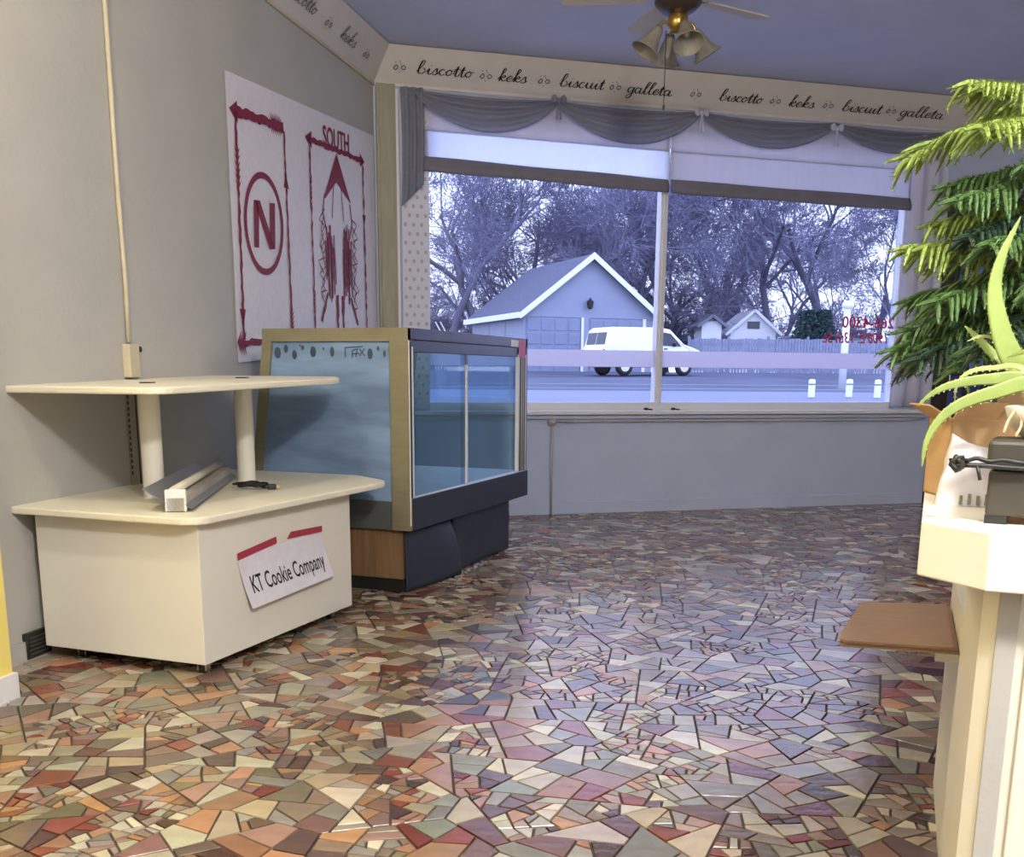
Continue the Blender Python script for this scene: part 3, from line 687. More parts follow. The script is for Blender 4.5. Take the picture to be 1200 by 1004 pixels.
M().tube(pts, .0042, 6).build('cord', M_dark, pc, smooth=True, loc=(0, 0, .003))
pg = M().box(-.018, .018, -.014, .014, 0, .024).build('plug', M_dark, pc, bevel=.004, loc=(.105, .01, 0), rot=(0, 0, .6))
for s_ in (-1, 1): M().box(.018, .034, s_ * .007 - .001, s_ * .007 + .001, .009, .016).build('prong', M_brass, pg)
M().tube(spline([(.09, 0, .010), (.075, .012, .006), (.05, .02, .005), (.03, .045, .005), (0, .03, .006)]), .003, 6).build('lead', M_dark, pc, smooth=True)

# ------------------------------------------------------------ glass display case
CX0, CX1, CY0, CY1, CZ = -3.13, -2.285, 4.615, 6.33, 1.335
cs = thing('glass_display_case', 'tan-framed glass bakery display case on a navy base beside the window', 'display case', (-2.70, 5.45, 0))
def cb(name, m_, x0, x1, y0, y1, z0, z1, bev=0.002, label=None):
    o = M().box(x0 + 2.70, x1 + 2.70, y0 - 5.45, y1 - 5.45, z0, z1).build(name, m_, cs, bevel=bev)
    if label: o['label'] = label
    return o
cb('near_top_rail', M_alu, CX0 + .012, CX1, CY0 - .003, CY0 + .03, CZ - .065, CZ)
cb('side_top_rail', M_alud, CX1 - .03, CX1, CY0 + .03, CY1, CZ - .055, CZ)
cb('sliding_track', M_alud, CX1 - .045, CX1 - .005, CY0 + .03, CY1 - .03, CZ - .115, CZ - .06)
cb('far_top_rail', M_alud, CX0 + .02, CX1, CY1 - .03, CY1, CZ - .055, CZ)
cb('rear_top_rail', M_alu, CX0 + .02, CX0 + .05, CY0 + .03, CY1 - .03, CZ - .055, CZ)
cb('near_post', M_alu, CX1 - .10, CX1, CY0 - .006, CY0 + .03, 0.335, CZ - .002)
cb('bright_edge', mat('bright_edge', (236, 232, 230), .3), CX1 - .0, CX1 + .004, CY0 + .0, CY0 + .008, 0.36, CZ - .06)
cb('dark_gasket', M_dark, CX1 + .0, CX1 + .004, CY0 + .012, CY0 + .026, 0.5, CZ - .07)
cb('white_bead', M_white, CX1 + .0, CX1 + .003, CY0 + .034, CY0 + .050, 0.505, CZ - .09)
# slanting rear post (near end)
def slant(y0, y1, nm):
    M().add([(x + 2.70, y - 5.45, z) for (x, z) in ((-3.11, CZ), (-3.055, CZ), (-3.17, .50), (-3.225, .50)) for y in (y0, y1)], [(0, 2, 3, 1), (2, 4, 5, 3), (4, 6, 7, 5), (6, 0, 1, 7), (0, 6, 4, 2), (1, 3, 5, 7)]).build(nm, M_alu, cs)
slant(CY0, CY0 + .03, 'rear_post'); slant(CY1 - .03, CY1, 'rear_post')
M().add([(-3.09 + 2.7, CY0 + .02 - 5.45, CZ - .05), (-3.09 + 2.7, CY1 - .02 - 5.45, CZ - .05), (-3.20 + 2.7, CY1 - .02 - 5.45, .5), (-3.20 + 2.7, CY0 + .02 - 5.45, .5)], [(0, 1, 2, 3)]).build('slanted_glass', G_case, cs, solid=.005)
# near end pane
M().add([(x + 2.70, CY0 + .015 - 5.45, z) for x, z in ((-3.06, CZ - .06), (CX1 - .09, CZ - .06), (CX1 - .09, .48), (-3.17, .48))], [(0, 3, 2, 1)]).build('near_pane', G_end, cs, solid=.005)['label'] = 'smeared bluish tinted end glass'
cb('far_pane', G_case, CX0 - .03, CX1 - .03, CY1 - .018, CY1 - .013, .50, CZ - .05, 0)
ym = (CY0 + CY1) / 2 - .12
cb('sliding_pane', G_case, CX1 - .020, CX1 - .015, CY0 + .04, ym + .03, .505, CZ - .06, 0)
cb('sliding_pane', G_case, CX1 - .034, CX1 - .029, ym - .02, CY1 - .14, .505, CZ - .06, 0)
cb('pane_edge_strip', M_white, CX1 - .016, CX1 - .008, ym, ym + .025, .505, CZ - .17)
cb('pane_edge_strip', mat('grey_strip', (110, 112, 130), .4), CX1 - .016, CX1 - .008, ym, ym + .025, CZ - .17, CZ - .06, label='darker top piece of the strip')
for i, (m_, w) in enumerate(((M_white, .022), (M_dark, .03), (M_cream, .018), (M_dark, .018), (M_cream, .015), (M_dark, .022), (M_white, .02))):
    y0 = CY1 - .165 + sum((.022, .03, .018, .018, .015, .022, .02)[:i]) ; cb('track_strip', m_, CX1 - .02, CX1 + .001, y0, y0 + w, .505 , CZ - .10, 0)
cb('far_post', M_alud, CX1 - .03, CX1, CY1 - .022, CY1, 0.5, CZ)
k = cb('white_label', M_white, CX1, CX1 + .002, CY1 - .30, CY1 - .17, CZ - .055, CZ - .015, 0)
k = cb('pink_sticker', mat('pink_sticker', (214, 120, 168), .6), CX1, CX1 + .003, CY1 - .16, CY1 - .05, CZ - .12, CZ - .01, 0)
# deck and apron
cb('deck', M_white, -3.18, CX1 - .0, CY0 + .03, CY1, .478, .50)
cb('side_apron', M_navy, CX1 - .03, CX1 + .006, CY0 + .03, CY1 + .01, .335, .498)
cb('near_apron', M_grey, -3.22, CX1 - .10, CY0 + .004, CY0 + .03, .335, .48)
cb('far_apron', M_grey, -3.22, CX1 - .03, CY1 - .02, CY1, .335, .48)
cb('rear_apron', M_grey, -3.23, -3.20, CY0 + .03, CY1 - .02, .335, .49)
cb('underside', M_dark, -3.20, CX1 - .03, CY0 + .03, CY1 - .02, .33, .345)
BXr = -2.335
cb('wood_end', M_wood, -3.18, BXr - .012, 4.648, 4.67, .075, .335)
cb('toe_kick', M_dark, -3.16, BXr - .01, 4.662, 6.14, .0, .075)
cb('base_core', mat('raw_board', (120, 104, 80), .8, var=.3, scale=20), -3.18, BXr - .02, 4.67, 6.14, .075, .33)
# navy skirt: two pieces, the nearer one torn and bulging outwards
def skirt(y0, y1, b0, b1, nm, torn, lb):
    def fn(u, v):
        y = y0 + (y1 - y0) * u; bul = b0 + (b1 - b0) * u
        x = BXr + bul * math.sin(v * 1.6) + 0.004 * noise.noise(Vector((y * 6, v * 4, 0)))
        z = .332 * (1 - v) + (0.004 + (0.02 * u * noise.noise(Vector((y * 14, 0, 0))) + .035 * max(0, u - .6) if torn else 0)) * v
        return Vector((x + 2.70, y - 5.45, max(z, .003)))
    o = M().grid(fn, 24, 10).build(nm, M_navy, cs, smooth=True, solid=.004); o['label'] = lb
skirt(4.655, 5.20, 0.004, 0.075, 'skirt_panel', True, 'torn navy sheet bulging from the base')
skirt(5.25, 6.14, 0.004, 0.0, 'skirt_panel', False, 'flat navy sheet on the far half of the base')
cb('gap_shade', M_dark, BXr - .018, BXr - .012, 5.12, 5.30, .06, .31, 0)  # black sheet standing in for the shade between the two skirt pieces
cr = M(); rj = random.Random(12)
for i in range(46):
    y = 5.02 + rj.random() * .62; x = BXr + .03 + abs(rj.gauss(0, .03)) + (.03 if y < 5.2 else 0); q = rj.uniform(.004, .012)
    cr.box(x, x + q, y, y + q * rj.uniform(.8, 2.5), .006, .006 + q * .6, None)
tag(cr.build('plaster_crumbs', mat('crumb', (150, 150, 158), .9), None), 'pale crumbs scattered on the floor along the torn navy skirt', 'crumbs', kind='stuff')
# decal strip with dots on the near pane
pm = M(); rj = random.Random(4)
for cx, cz, rx, rz in ((-3.035, 1.215, .020, .030), (-2.985, 1.235, .013, .022), (-2.935, 1.205, .014, .024), (-2.885, 1.24, .010, .012), (-2.825, 1.22, .018, .028), (-2.765, 1.235, .006, .006), (-2.715, 1.22, .012, .026), (-2.50, 1.21, .015, .028), (-2.455, 1.235, .008, .012), (-2.42, 1.21, .008, .018), (-2.90, 1.25, .005, .006)):
    pm.add([(cx + 2.7 + rx * math.cos(a * .7854), CY0 + .0105 - 5.45, cz + rz * math.sin(a * .7854)) for a in range(8)], [tuple(range(8))])
pm.build('printed_dots', mat('decal_dots', (58, 74, 90), .5), cs)['kind'] = 'stuff'
pm = M()
for seg in (((-2.64, 1.24), (-2.54, 1.245)), ((-2.64, 1.24), (-2.64, 1.19)), ((-2.60, 1.225), (-2.60, 1.19)), ((-2.60, 1.225), (-2.57, 1.235)), ((-2.57, 1.235), (-2.58, 1.195)), ((-2.56, 1.20), (-2.53, 1.235)), ((-2.56, 1.235), (-2.53, 1.20)), ((-2.60, 1.21), (-2.56, 1.212))):
    ribbon(pm, [(seg[0][0] + 2.7, seg[0][1]), (seg[1][0] + 2.7, seg[1][1])], lambda t: .003, Matrix(((1, 0, 0, 0), (0, 0, 1, CY0 + .0100 - 5.45), (0, 1, 0, 0), (0, 0, 0, 1))))
pm.build('printed_sketch', MATS['decal_dots'], cs)
q = tag(M().box(-.045, .045, -.02, .02, 0, .006).build('paper_scrap', M_card, None, loc=(-2.23, 4.52, .007), rot=(0, 0, .35), bevel=.001), 'small tan scrap lying on the floor by the case base', 'scrap')

# ------------------------------------------------------------ ceiling fan with lamp shades
fanp = Vector((-1.29, 5.87, 0))
fan = thing('ceiling_fan', 'ceiling fan with bell glass lamp shades hanging before the window', 'ceiling fan', (fanp.x, fanp.y, CEIL))
T_ = Matrix.Translation
M().lathe([(.001, 0), (.07, 0), (.075, -.03), (.03, -.06), (.014, -.065)], 20).build('canopy', M_brass, fan, smooth=True)
M().tube([(0, 0, -.05), (0, 0, -.22)], .013).build('rod', M_brass, fan, smooth=True)
M().lathe([(.02, -.14), (.10, -.155), (.125, -.19), (.125, -.25), (.09, -.285), (.05, -.30), (.001, -.30)], 24).build('motor', mat('dark_bronze', (74, 62, 58), .35, metal=.5), fan, loc=(0, 0, -.07), smooth=True)
M().lathe([(.04, -.295), (.055, -.32), (.055, -.355), (.035, -.385), (.001, -.39)], 20).build('light_hub', M_brass, fan, loc=(0, 0, -.07), smooth=True)
M_bell = mat('frosted_bell', (176, 170, 158), .35, trans=.4, alpha=.86)
for i in range(4):
    a = R(20.6 + 12 + 90 * i)
    dx, dy = math.cos(a), math.sin(a)
    M().tube(spline([(dx * .04, dy * .04, -.345), (dx * .085, dy * .085, -.345), (dx * .10, dy * .10, -.375)]), .008).build('lamp_arm', M_brass, fan, loc=(0, 0, -.07), smooth=True)
    Tb = T_((dx * .10, dy * .10, -.37)) @ Matrix.Rotation(a, 4, 'Z') @ Matrix.Rotation(R(-32), 4, 'Y')
    s_ = M().lathe([(.018, 0), (.028, -.02), (.034, -.05), (.043, -.085), (.060, -.12), (.078, -.142), (.080, -.146)], 22, Tb).build('bell_shade', M_bell, fan, loc=(0, 0, -.07), smooth=True, solid=.003)
    M().lathe([(.001, -.095), (.016, -.088), (.022, -.065), (.014, -.03), (.012, 0)], 12, Tb).build('bulb', mat('bulb', (210, 205, 195), .3), s_, smooth=True)
for i in range(5):
    a = R(20.6 - 4 + 36 + 72 * i); Rb = Matrix.Rotation(a, 4, 'Z')
    bl = rounded([(.17, -.05), (.62, -.07), (.62, .07), (.17, .05)], [.01, .05, .05, .01], 4)
    o_ = M().prism(bl, -.004, .004, Rb @ T_((0, 0, -.215)) @ Matrix.Rotation(R(10), 4, 'X')).build('blade', mat('blade_paint', (206, 196, 176), .5), fan, loc=(0, 0, -.07))
    M().box(.10, .2, -.012, .012, -.222, -.212, Rb).build('blade_bracket', M_brass, fan, loc=(0, 0, -.07))
M().tube([(-0.055, -0.02, -.38), (-.055, -.02, -.75)], .0025, 5).build('pull_chain', M_dark, fan, loc=(0, 0, -.07))
M().lathe([(.001, 0), (.006, .006), (.006, .025), (.001, .03)], 8, T_((-.055, -.02, -.775))).build('pull_knob', M_dark, fan, loc=(0, 0, -.07))

# ------------------------------------------------------------ counter at the right
ct = thing('sales_counter', 'white counter with a chamfered thick top at the right', 'counter', (0.6, 1.9, 0))
def L3(p): return (p[0] - .6, p[1] - 1.9)
top = [(0.134, 1.638), (1.3, 1.60), (1.3, 2.55), (0.20, 2.50), (0.18, 2.245), (0.052, 2.24), (0.040, 1.735)]
M().prism([L3(p) for p in top], .812, .90).build('countertop', mat('glossy_white', (236, 230, 218), .35), ct, bevel=.003)
bd = [(0.160, 1.70), (1.25, 1.665), (1.25, 2.24), (0.145, 2.2), (0.139, 1.722)]
M().prism([L3(p) for p in bd], .0, .812).build('body', M_lam, ct)
M().box(L3((.160, 0))[0], L3((.19, 0))[0], 1.694 - 1.9, 1.704 - 1.9, 0, .812).build('corner_strip', M_wall, ct, bevel=.002)
M().box(L3((.205, 0))[0], L3((.215, 0))[0], 1.690 - 1.9, 1.70 - 1.9, 0, .812).build('corner_strip', M_lam, ct, bevel=.002)
shelf_z = .515
M().box(L3((.02, 0))[0] + .09, L3((.16, 0))[0], 2.42 - 1.9, 2.9 - 1.9, shelf_z - .02, shelf_z - .002).build('bracket_shelf', M_wall, ct)
M().box(.16 - .6, 1.2 - .6, 2.24 - 1.9, 2.95 - 1.9, 0, .60).build('rear_cabinet', M_lam, ct)
# folded cardboard sheets
for i in range(3):
    z = shelf_z + i * .006; dx = (0, .008, -.004)[i]
    pl = [(-.098 + dx, 2.405), (.157, 2.43), (.157, 2.91), (-.06 + dx, 2.85)]
    if i == 2: pl = [(-.10, 2.42), (-.085, 2.40), (.147, 2.425), (.147, 2.90), (-.052, 2.845), (-.068, 2.83)]
    o = M().prism(pl, z - .0025, z + .0025).build('cardboard_sheet', [M_card], None)
    tag(o, ('bottom brown cardboard sheet jutting from the counter', 'middle brown cardboard sheet of the stack jutting from the counter', 'topmost flat brown cardboard sheet jutting from the counter')[i], 'cardboard', 'flat cardboard sheets stacked beside the counter')
# cardboard box with open flaps, white packet in front
bx = thing('cardboard_box', 'open tan cardboard box behind the black case on the counter', 'box', (.115, 2.14, .9005), R(20))
def bxb(nm, x0, x1, y0, y1, z0, z1, m_=M_card, T=None): return M().box(x0, x1, y0, y1, z0, z1, T).build(nm, m_, bx)
mc = mat('tan_cardboard', (196, 162, 122), .8, var=.08, scale=8)
bxb('side', -.05, .12, -.05, -.047, 0, .145, mc); bxb('side', -.05, .12, .057, .06, 0, .145, mc); bxb('side', -.05, -.047, -.05, .06, 0, .145, mc); bxb('side', .117, .12, -.05, .06, 0, .145, mc); bxb('bottom', -.05, .12, -.05, .06, 0, .004, mc)
M().box(-.05, .03, 0, .003, 0, .055, T_((0, -.05, .145)) @ Matrix.Rotation(R(55), 4, 'X')).build('flap', mc, bx)
M().box(.035, .12, 0, .003, 0, .055, T_((0, -.05, .145)) @ Matrix.Rotation(R(-20), 4, 'X')).build('flap', mc, bx)
M().box(0, .003, -.045, .055, 0, .05, T_((-.05, 0, .145)) @ Matrix.Rotation(R(-60), 4, 'Y')).build('flap', mc, bx)
M().box(-.05, .12, -.0525, -.0505, .02, .05).build('red_print', mat('red_print', (206, 110, 92), .7, var=.3, scale=30), bx)
pk = thing('paper_packet', 'crumpled white paper packet in front of the cardboard box', 'packet', (.125, 1.99, .9005), R(8))
def pkf(u, v):
    a = u * 6.283; r1 = .062 * (1 - .35 * v) ; x = r1 * math.copysign(abs(math.cos(a)) ** .6, math.cos(a)); y = .035 * (1 - .6 * v) * math.copysign(abs(math.sin(a)) ** .6, math.sin(a))
    k = .006 * noise.noise(Vector((x * 40, y * 40, v * 5)))
    return Vector((x + k, y + k, .105 * v + .02 * v * math.cos(a) * -1))
M().grid(pkf, 28, 8).build('bag', M_paper, pk, smooth=True)
bm_ = M()
for i in range(4): bm_.box(-.028 + i * .014, -.023 + i * .014, -.0415, -.036, .004, .020 + (i % 2) * .003)
bm_.build('grey_bars', mat('bar_grey', (130, 126, 110), .7), pk)  # row of narrow grey bars low on the packet front
# black box with clasped strap
bk = thing('black_box', 'dark grey lidded plastic box with a cable tied round it on the counter', 'box', (.126, 1.742, .9005), R(-7))
MB = mat('charcoal_plastic', (62, 58, 50), .45, var=.08, scale=10)
M().box(0.004, .36, 0.0, .13, .012, .082).build('tub', MB, bk, bevel=.005)
M().box(0.0, .364, -.004, .134, .086, .128).build('lid', MB, bk, bevel=.006)
for x, y in ((.02, .01), (.34, .01), (.02, .11), (.34, .11)): M().box(x - .016, x + .016, y - .008, y + .008, 0, .013).build('foot', M_dark, bk)
cbp = spline([(.36, -.010, .088), (.2, -.012, .086), (.05, -.012, .088), (0.0, -.016, .09), (-.03, -.018, .090)])
M().tube(cbp, .004, 7).build('cable', M_dark, bk, smooth=True)
M().tube([(c[0], c[1], c[2] + .009 + .002 * math.sin(i)) for i, c in enumerate(cbp)], .0035, 7).build('cable', M_dark, bk, smooth=True)
kn = []
for i in range(40):
    a = i * .9; kn.append((-.040 + (.004 + .007 * ((i * 7) % 5) / 4) * math.cos(a), -.018 + .008 * math.sin(a * 1.3), .092 + (.003 + .008 * ((i * 3) % 4) / 3) * math.sin(a)))
M().tube(kn, .0042, 6).build('cable_knot', M_dark, bk, smooth=True)
M().tube([(-.012, -.018, .09), (-.006, -.02, .068)], .003, 6).build('cable_end', M_dark, bk, smooth=True)
# shallow tray and potted aloe on the black box
pot = thing('potted_aloe', 'pale green spiky aloe in a whitish bowl on top of the black box', 'plant', (.235, 1.835, 1.029))
M().lathe([(.001, 0), (.055, 0), (.075, .02), (.085, .048), (.080, .050), (.07, .030), (.001, .028)], 24).build('bowl', mat('chalky_bowl', (214, 208, 196), .6, var=.2, scale=30), pot, smooth=True)
sb = M()
rj = random.Random(9)
for i in range(40):
    a = rj.uniform(0, 6.28); r_ = rj.uniform(0, .06); s_ = rj.uniform(.006, .013)
    sb.lathe([(.0, -s_), (s_ * .8, -s_ * .5), (s_, 0), (s_ * .7, s_ * .6), (0, s_ * .8)], 6, T_((r_ * math.cos(a), r_ * math.sin(a), .04)))
g_ = sb.build('gravel', mat('pale_gravel', (190, 178, 160), .8), pot); g_['kind'] = 'stuff'
M_aloe = mat('aloe_leaf', (138, 156, 84), .45, var=.15, scale=20)
M_aloe2 = mat('aloe_leaf_pale', (168, 178, 112), .45, var=.1, scale=20)
def leaf(pts, w, m_=M_aloe):
    base = Vector((.235, 1.835, 1.029)); P_ = spline([Vector(p) - base for p in pts], 7); N = len(P_); vs = []; n = 8
    view = Vector((-.35, .93, 0))
    for i, p in enumerate(P_):
        t = (P_[min(i + 1, N - 1)] - P_[max(i - 1, 0)]).normalized(); sd = t.cross(view).normalized(); up_ = sd.cross(t).normalized()
        if up_.dot(Vector((-.3, -1, 1))) < 0: up_ = -up_
        f_ = i / (N - 1); ww = w * (1 - f_) ** .75 * (1 if f_ > .1 else .8 + 2 * f_) + .0008
        for k in range(n):
            a = k / n * 6.283; cx = math.cos(a) * ww; cy = math.sin(a) * ww * .35; cy += (cx / ww) ** 2 * ww * .35
            vs.append(p + sd * cx + up_ * cy)
    m2 = M(); m2.add(vs, [(i * n + k, i * n + (k + 1) % n, (i + 1) * n + (k + 1) % n, (i + 1) * n + k) for i in range(N - 1) for k in range(n)] + [tuple(range(n))])
    for i in range(3, N - 2, 2):   # tiny marginal teeth
        for k in (0, n // 2):
            v = Vector(vs[i * n + k]); c = P_[i]; d = (v - c).normalized(); tt_ = (P_[i + 1] - P_[i]).normalized()
            m2.add([v - tt_ * .002, v + tt_ * .002, v + d * .0022 + tt_ * .001], [(0, 1, 2)])
    m2.build('leaf', m_, pot, smooth=True)
leaf([(.222, 1.86, 1.06), (.185, 1.935, 1.118), (.152, 1.925, 1.165), (.132, 1.919, 1.215), (.122, 1.915, 1.265), (.129, 1.917, 1.318), (.152, 1.925, 1.378)], .025)
leaf([(.215, 1.87, 1.07), (.165, 1.96, 1.15), (.133, 1.975, 1.21), (.124, 1.972, 1.25), (.120, 1.969, 1.302)], .010)
leaf([(.225, 1.86, 1.06), (.19, 1.95, 1.122), (.144, 1.97, 1.152), (.107, 1.963, 1.188), (.085, 1.955, 1.208)], .013)
leaf([(.225, 1.84, 1.06), (.184, 1.875, 1.118), (.126, 1.864, 1.120), (.075, 1.844, 1.112), (.044, 1.833, 1.099), (.020, 1.825, 1.077)], .012)
leaf([(.23, 1.82, 1.06), (.186, 1.833, 1.112), (.131, 1.812, 1.100), (.082, 1.794, 1.081), (.053, 1.783, 1.056), (.037, 1.776, 1.022), (.034, 1.775, .982)], .014)
leaf([(.225, 1.86, 1.06), (.178, 1.895, 1.135), (.132, 1.887, 1.138), (.097, 1.874, 1.132), (.078, 1.867, 1.112), (.077, 1.867, 1.082)], .005, M_aloe2)
leaf([(.235, 1.85, 1.06), (.235, 1.90, 1.15), (.215, 1.93, 1.22), (.19, 1.94, 1.29)], .016)
leaf([(.225, 1.86, 1.06), (.20, 1.92, 1.13), (.16, 1.935, 1.175), (.115, 1.93, 1.19), (.09, 1.93, 1.182)], .004, M_aloe2)
leaf([(.245, 1.83, 1.06), (.29, 1.85, 1.15), (.33, 1.87, 1.2), (.38, 1.89, 1.21)], .015)
leaf([(.24, 1.82, 1.06), (.25, 1.76, 1.12), (.28, 1.70, 1.14), (.32, 1.65, 1.12)], .014)
leaf([(.23, 1.84, 1.06), (.21, 1.87, 1.14), (.185, 1.88, 1.165), (.15, 1.885, 1.155)], .009)
for i, pts in enumerate(([(.17, 1.80, 1.075), (.155, 1.79, 1.06), (.148, 1.78, 1.038)], [(.175, 1.80, 1.072), (.172, 1.785, 1.05), (.165, 1.775, 1.033)], [(.185, 1.80, 1.07), (.188, 1.78, 1.05), (.18, 1.77, 1.034)])):
    M().tube([Vector(p) - Vector((.235, 1.835, 1.029)) for p in spline([(.21, 1.82, 1.06)] + pts, 4)], .0022, 5).build('root', mat('dry_root', (206, 172, 140), .8), pot, smooth=True)

# Norfolk pine
pine = thing('norfolk_pine', 'bright green Norfolk pine with drooping tiered fronds behind the aloe', 'plant', (.275, 2.10, .9005))
pine.location = (.318, 2.27, .9005)
PB = Vector((.33, 2.14, .9005))
M().lathe([(.001, 0), (.055, 0), (.075, .11), (.08, .13), (.072, .13), (.068, .115), (.001, .112)], 24).build('pot', mat('plum_pot', (78, 66, 96), .5), pine, smooth=True)
M().tube(spline([(0, 0, .11), (-.004, .004, .4), (.004, .0, .7), (0, 0, 1.02)]), [.009] * 6 + [.008] * 6 + [.005] * 7, 8).build('trunk', mat('pine_bark', (104, 84, 56), .8, bump=.5), pine, smooth=True)
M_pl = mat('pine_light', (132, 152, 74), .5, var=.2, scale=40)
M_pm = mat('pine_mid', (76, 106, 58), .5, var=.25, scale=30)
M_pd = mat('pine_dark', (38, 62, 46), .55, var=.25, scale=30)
rj = random.Random(11)
def frond(z, ang, L, droop, m_, dens=19, rise=0.0):
    mb = M(); d = Vector((math.cos(ang), math.sin(ang), 0)); sd = Vector((-d.y, d.x, 0))
    pts = spline([Vector((0, 0, z)), d * L * .35 + Vector((0, 0, z + L * (.06 + rise))), d * L * .7 + Vector((0, 0, z + L * (.02 + rise) - droop * .35)), d * L + Vector((0, 0, z - droop + rise * L))], 8)
    mb.tube(pts, [.004 * (1 - .7 * i / (len(pts) - 1)) for i in range(len(pts))], 5)
    def twig(p, dr, ln, sag):
        q = [p, p + dr * ln * .5 + Vector((0, 0, -sag * .3)), p + dr * ln + Vector((0, 0, -sag))]
        q = spline(q, 4); mb.tube(q, [.0030, .0042, .0045, .0045, .0044, .004, .0036, .0028, .0014][:len(q)], 5)
        for i in range(int(ln / .0009)):
            t = rj.random() * (len(q) - 1.001); a = q[int(t)].lerp(q[int(t) + 1], t % 1); ax = (q[int(t) + 1] - q[int(t)]).normalized()
            th = rj.uniform(0, 6.28); e1 = ax.cross(Vector((.3, .2, 1))).normalized(); e2 = ax.cross(e1); o_ = e1 * math.cos(th) + e2 * math.sin(th)
            s = ax.cross(o_) * .0012; tip = a + o_ * .0105 + ax * .008
            mb.add([a + s, a - s, tip], [(0, 1, 2)])
    n = dens
    for i in range(n):
        f_ = .16 + .8 * i / (n - 1); p = pts[min(len(pts) - 1, int(f_ * (len(pts) - 1)))]
        for s in (-1, 1):
            ln = L * (.36 * math.sin(min(1, f_ * 1.5) * 1.57) * (1.12 - f_ * .75)) * rj.uniform(.8, 1.1)
            dr = (sd * s * .82 + d * (.55 + rj.uniform(-.1, .1))).normalized(); twig(p, dr, ln, ln * rj.uniform(.5, 1.0))
    twig(pts[-3], d, L * .16, .012); twig(pts[-6], (d + sd * .3).normalized(), L * .2, .02); twig(pts[-6], (d - sd * .3).normalized(), L * .2, .02)
    o = mb.build('frond', m_, pine); return o
vl = math.pi + .36      # pointing left in the view
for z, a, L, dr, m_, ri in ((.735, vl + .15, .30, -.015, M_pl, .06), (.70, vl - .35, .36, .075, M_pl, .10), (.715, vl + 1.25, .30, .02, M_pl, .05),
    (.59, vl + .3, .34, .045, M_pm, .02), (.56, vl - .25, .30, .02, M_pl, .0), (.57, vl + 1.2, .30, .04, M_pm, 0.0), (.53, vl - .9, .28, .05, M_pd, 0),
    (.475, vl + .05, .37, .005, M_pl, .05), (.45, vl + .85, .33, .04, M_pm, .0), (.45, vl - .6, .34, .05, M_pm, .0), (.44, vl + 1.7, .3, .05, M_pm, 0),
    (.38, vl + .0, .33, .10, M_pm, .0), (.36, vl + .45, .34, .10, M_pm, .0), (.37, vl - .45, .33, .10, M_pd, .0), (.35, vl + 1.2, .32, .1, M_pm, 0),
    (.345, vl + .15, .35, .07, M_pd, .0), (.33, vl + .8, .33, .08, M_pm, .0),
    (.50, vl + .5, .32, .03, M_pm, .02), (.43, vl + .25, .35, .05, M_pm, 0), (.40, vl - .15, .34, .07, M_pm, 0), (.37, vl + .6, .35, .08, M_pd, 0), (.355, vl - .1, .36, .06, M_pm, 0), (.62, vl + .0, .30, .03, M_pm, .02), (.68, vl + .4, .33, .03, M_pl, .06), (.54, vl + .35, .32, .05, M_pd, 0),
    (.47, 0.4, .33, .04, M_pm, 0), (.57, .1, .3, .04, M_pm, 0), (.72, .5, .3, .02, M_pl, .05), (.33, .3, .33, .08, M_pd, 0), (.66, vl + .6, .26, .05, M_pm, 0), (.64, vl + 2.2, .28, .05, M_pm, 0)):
    frond(z - .03, a, L, dr, m_, rise=ri)

# ------------------------------------------------------------ outdoors
HR = Vector((0.93606, 0.35184, 0)); HF = Vector((-0.35184, 0.93606, 0)); HA = math.atan2(.35184, .93606)
def OW(u, v, z=0): return HR * u + HF * v + Vector((0, 0, z))
def gz(v): return .032 * (min(v, 46) - 9.0)
M_asph = mat('asphalt', (80, 84, 106), .75, var=.4, scale=.35, bump=.2, bscale=8)
M_walk = mat('pale_concrete', (126, 130, 148), .8, var=.08, scale=.6)
M_grass = mat('winter_lawn', (96, 98, 100), .9, var=.25, scale=1.2)
def ground(name, v0, v1, m_, dz=0, w=90):
    g = M(); vs = []
    for (u, v) in ((-w, v0), (w, v0), (w, v1), (-w, v1)): p = OW(u, v, gz(v) + dz); vs.append(p)
    lo = [p - Vector((0, 0, .3)) for p in vs]
    g.add(vs + lo, [(0, 1, 2, 3), (7, 6, 5, 4), (0, 4, 5, 1), (1, 5, 6, 2), (2, 6, 7, 3), (3, 7, 4, 0)])
    return struct(name, g, m_)
# everything starts beyond the outer face of the window wall
g = M(); A_ = BWp(-12, .3, 0); B_ = BWp(22, .3, 0)
def gp(p): v = p.dot(HF); return Vector((p.x, p.y, gz(v)))
q1, q2 = OW(-80, 29.5), OW(80, 29.5)
vs = [gp(A_), gp(B_), gp(q2), gp(q1)]
vs[0].z -= .15; vs[1].z -= .15
g.add(vs, [(0, 1, 2, 3)])
struct('sidewalk', g, M_walk)
ground('parking_lot', 29.5, 46, M_asph)
ground('kerb', 29.3, 29.6, M_walk, .06)
ground('lane_line', 33.0, 33.35, M_walk, .012)
ground('back_yard', 46, 170, M_grass)

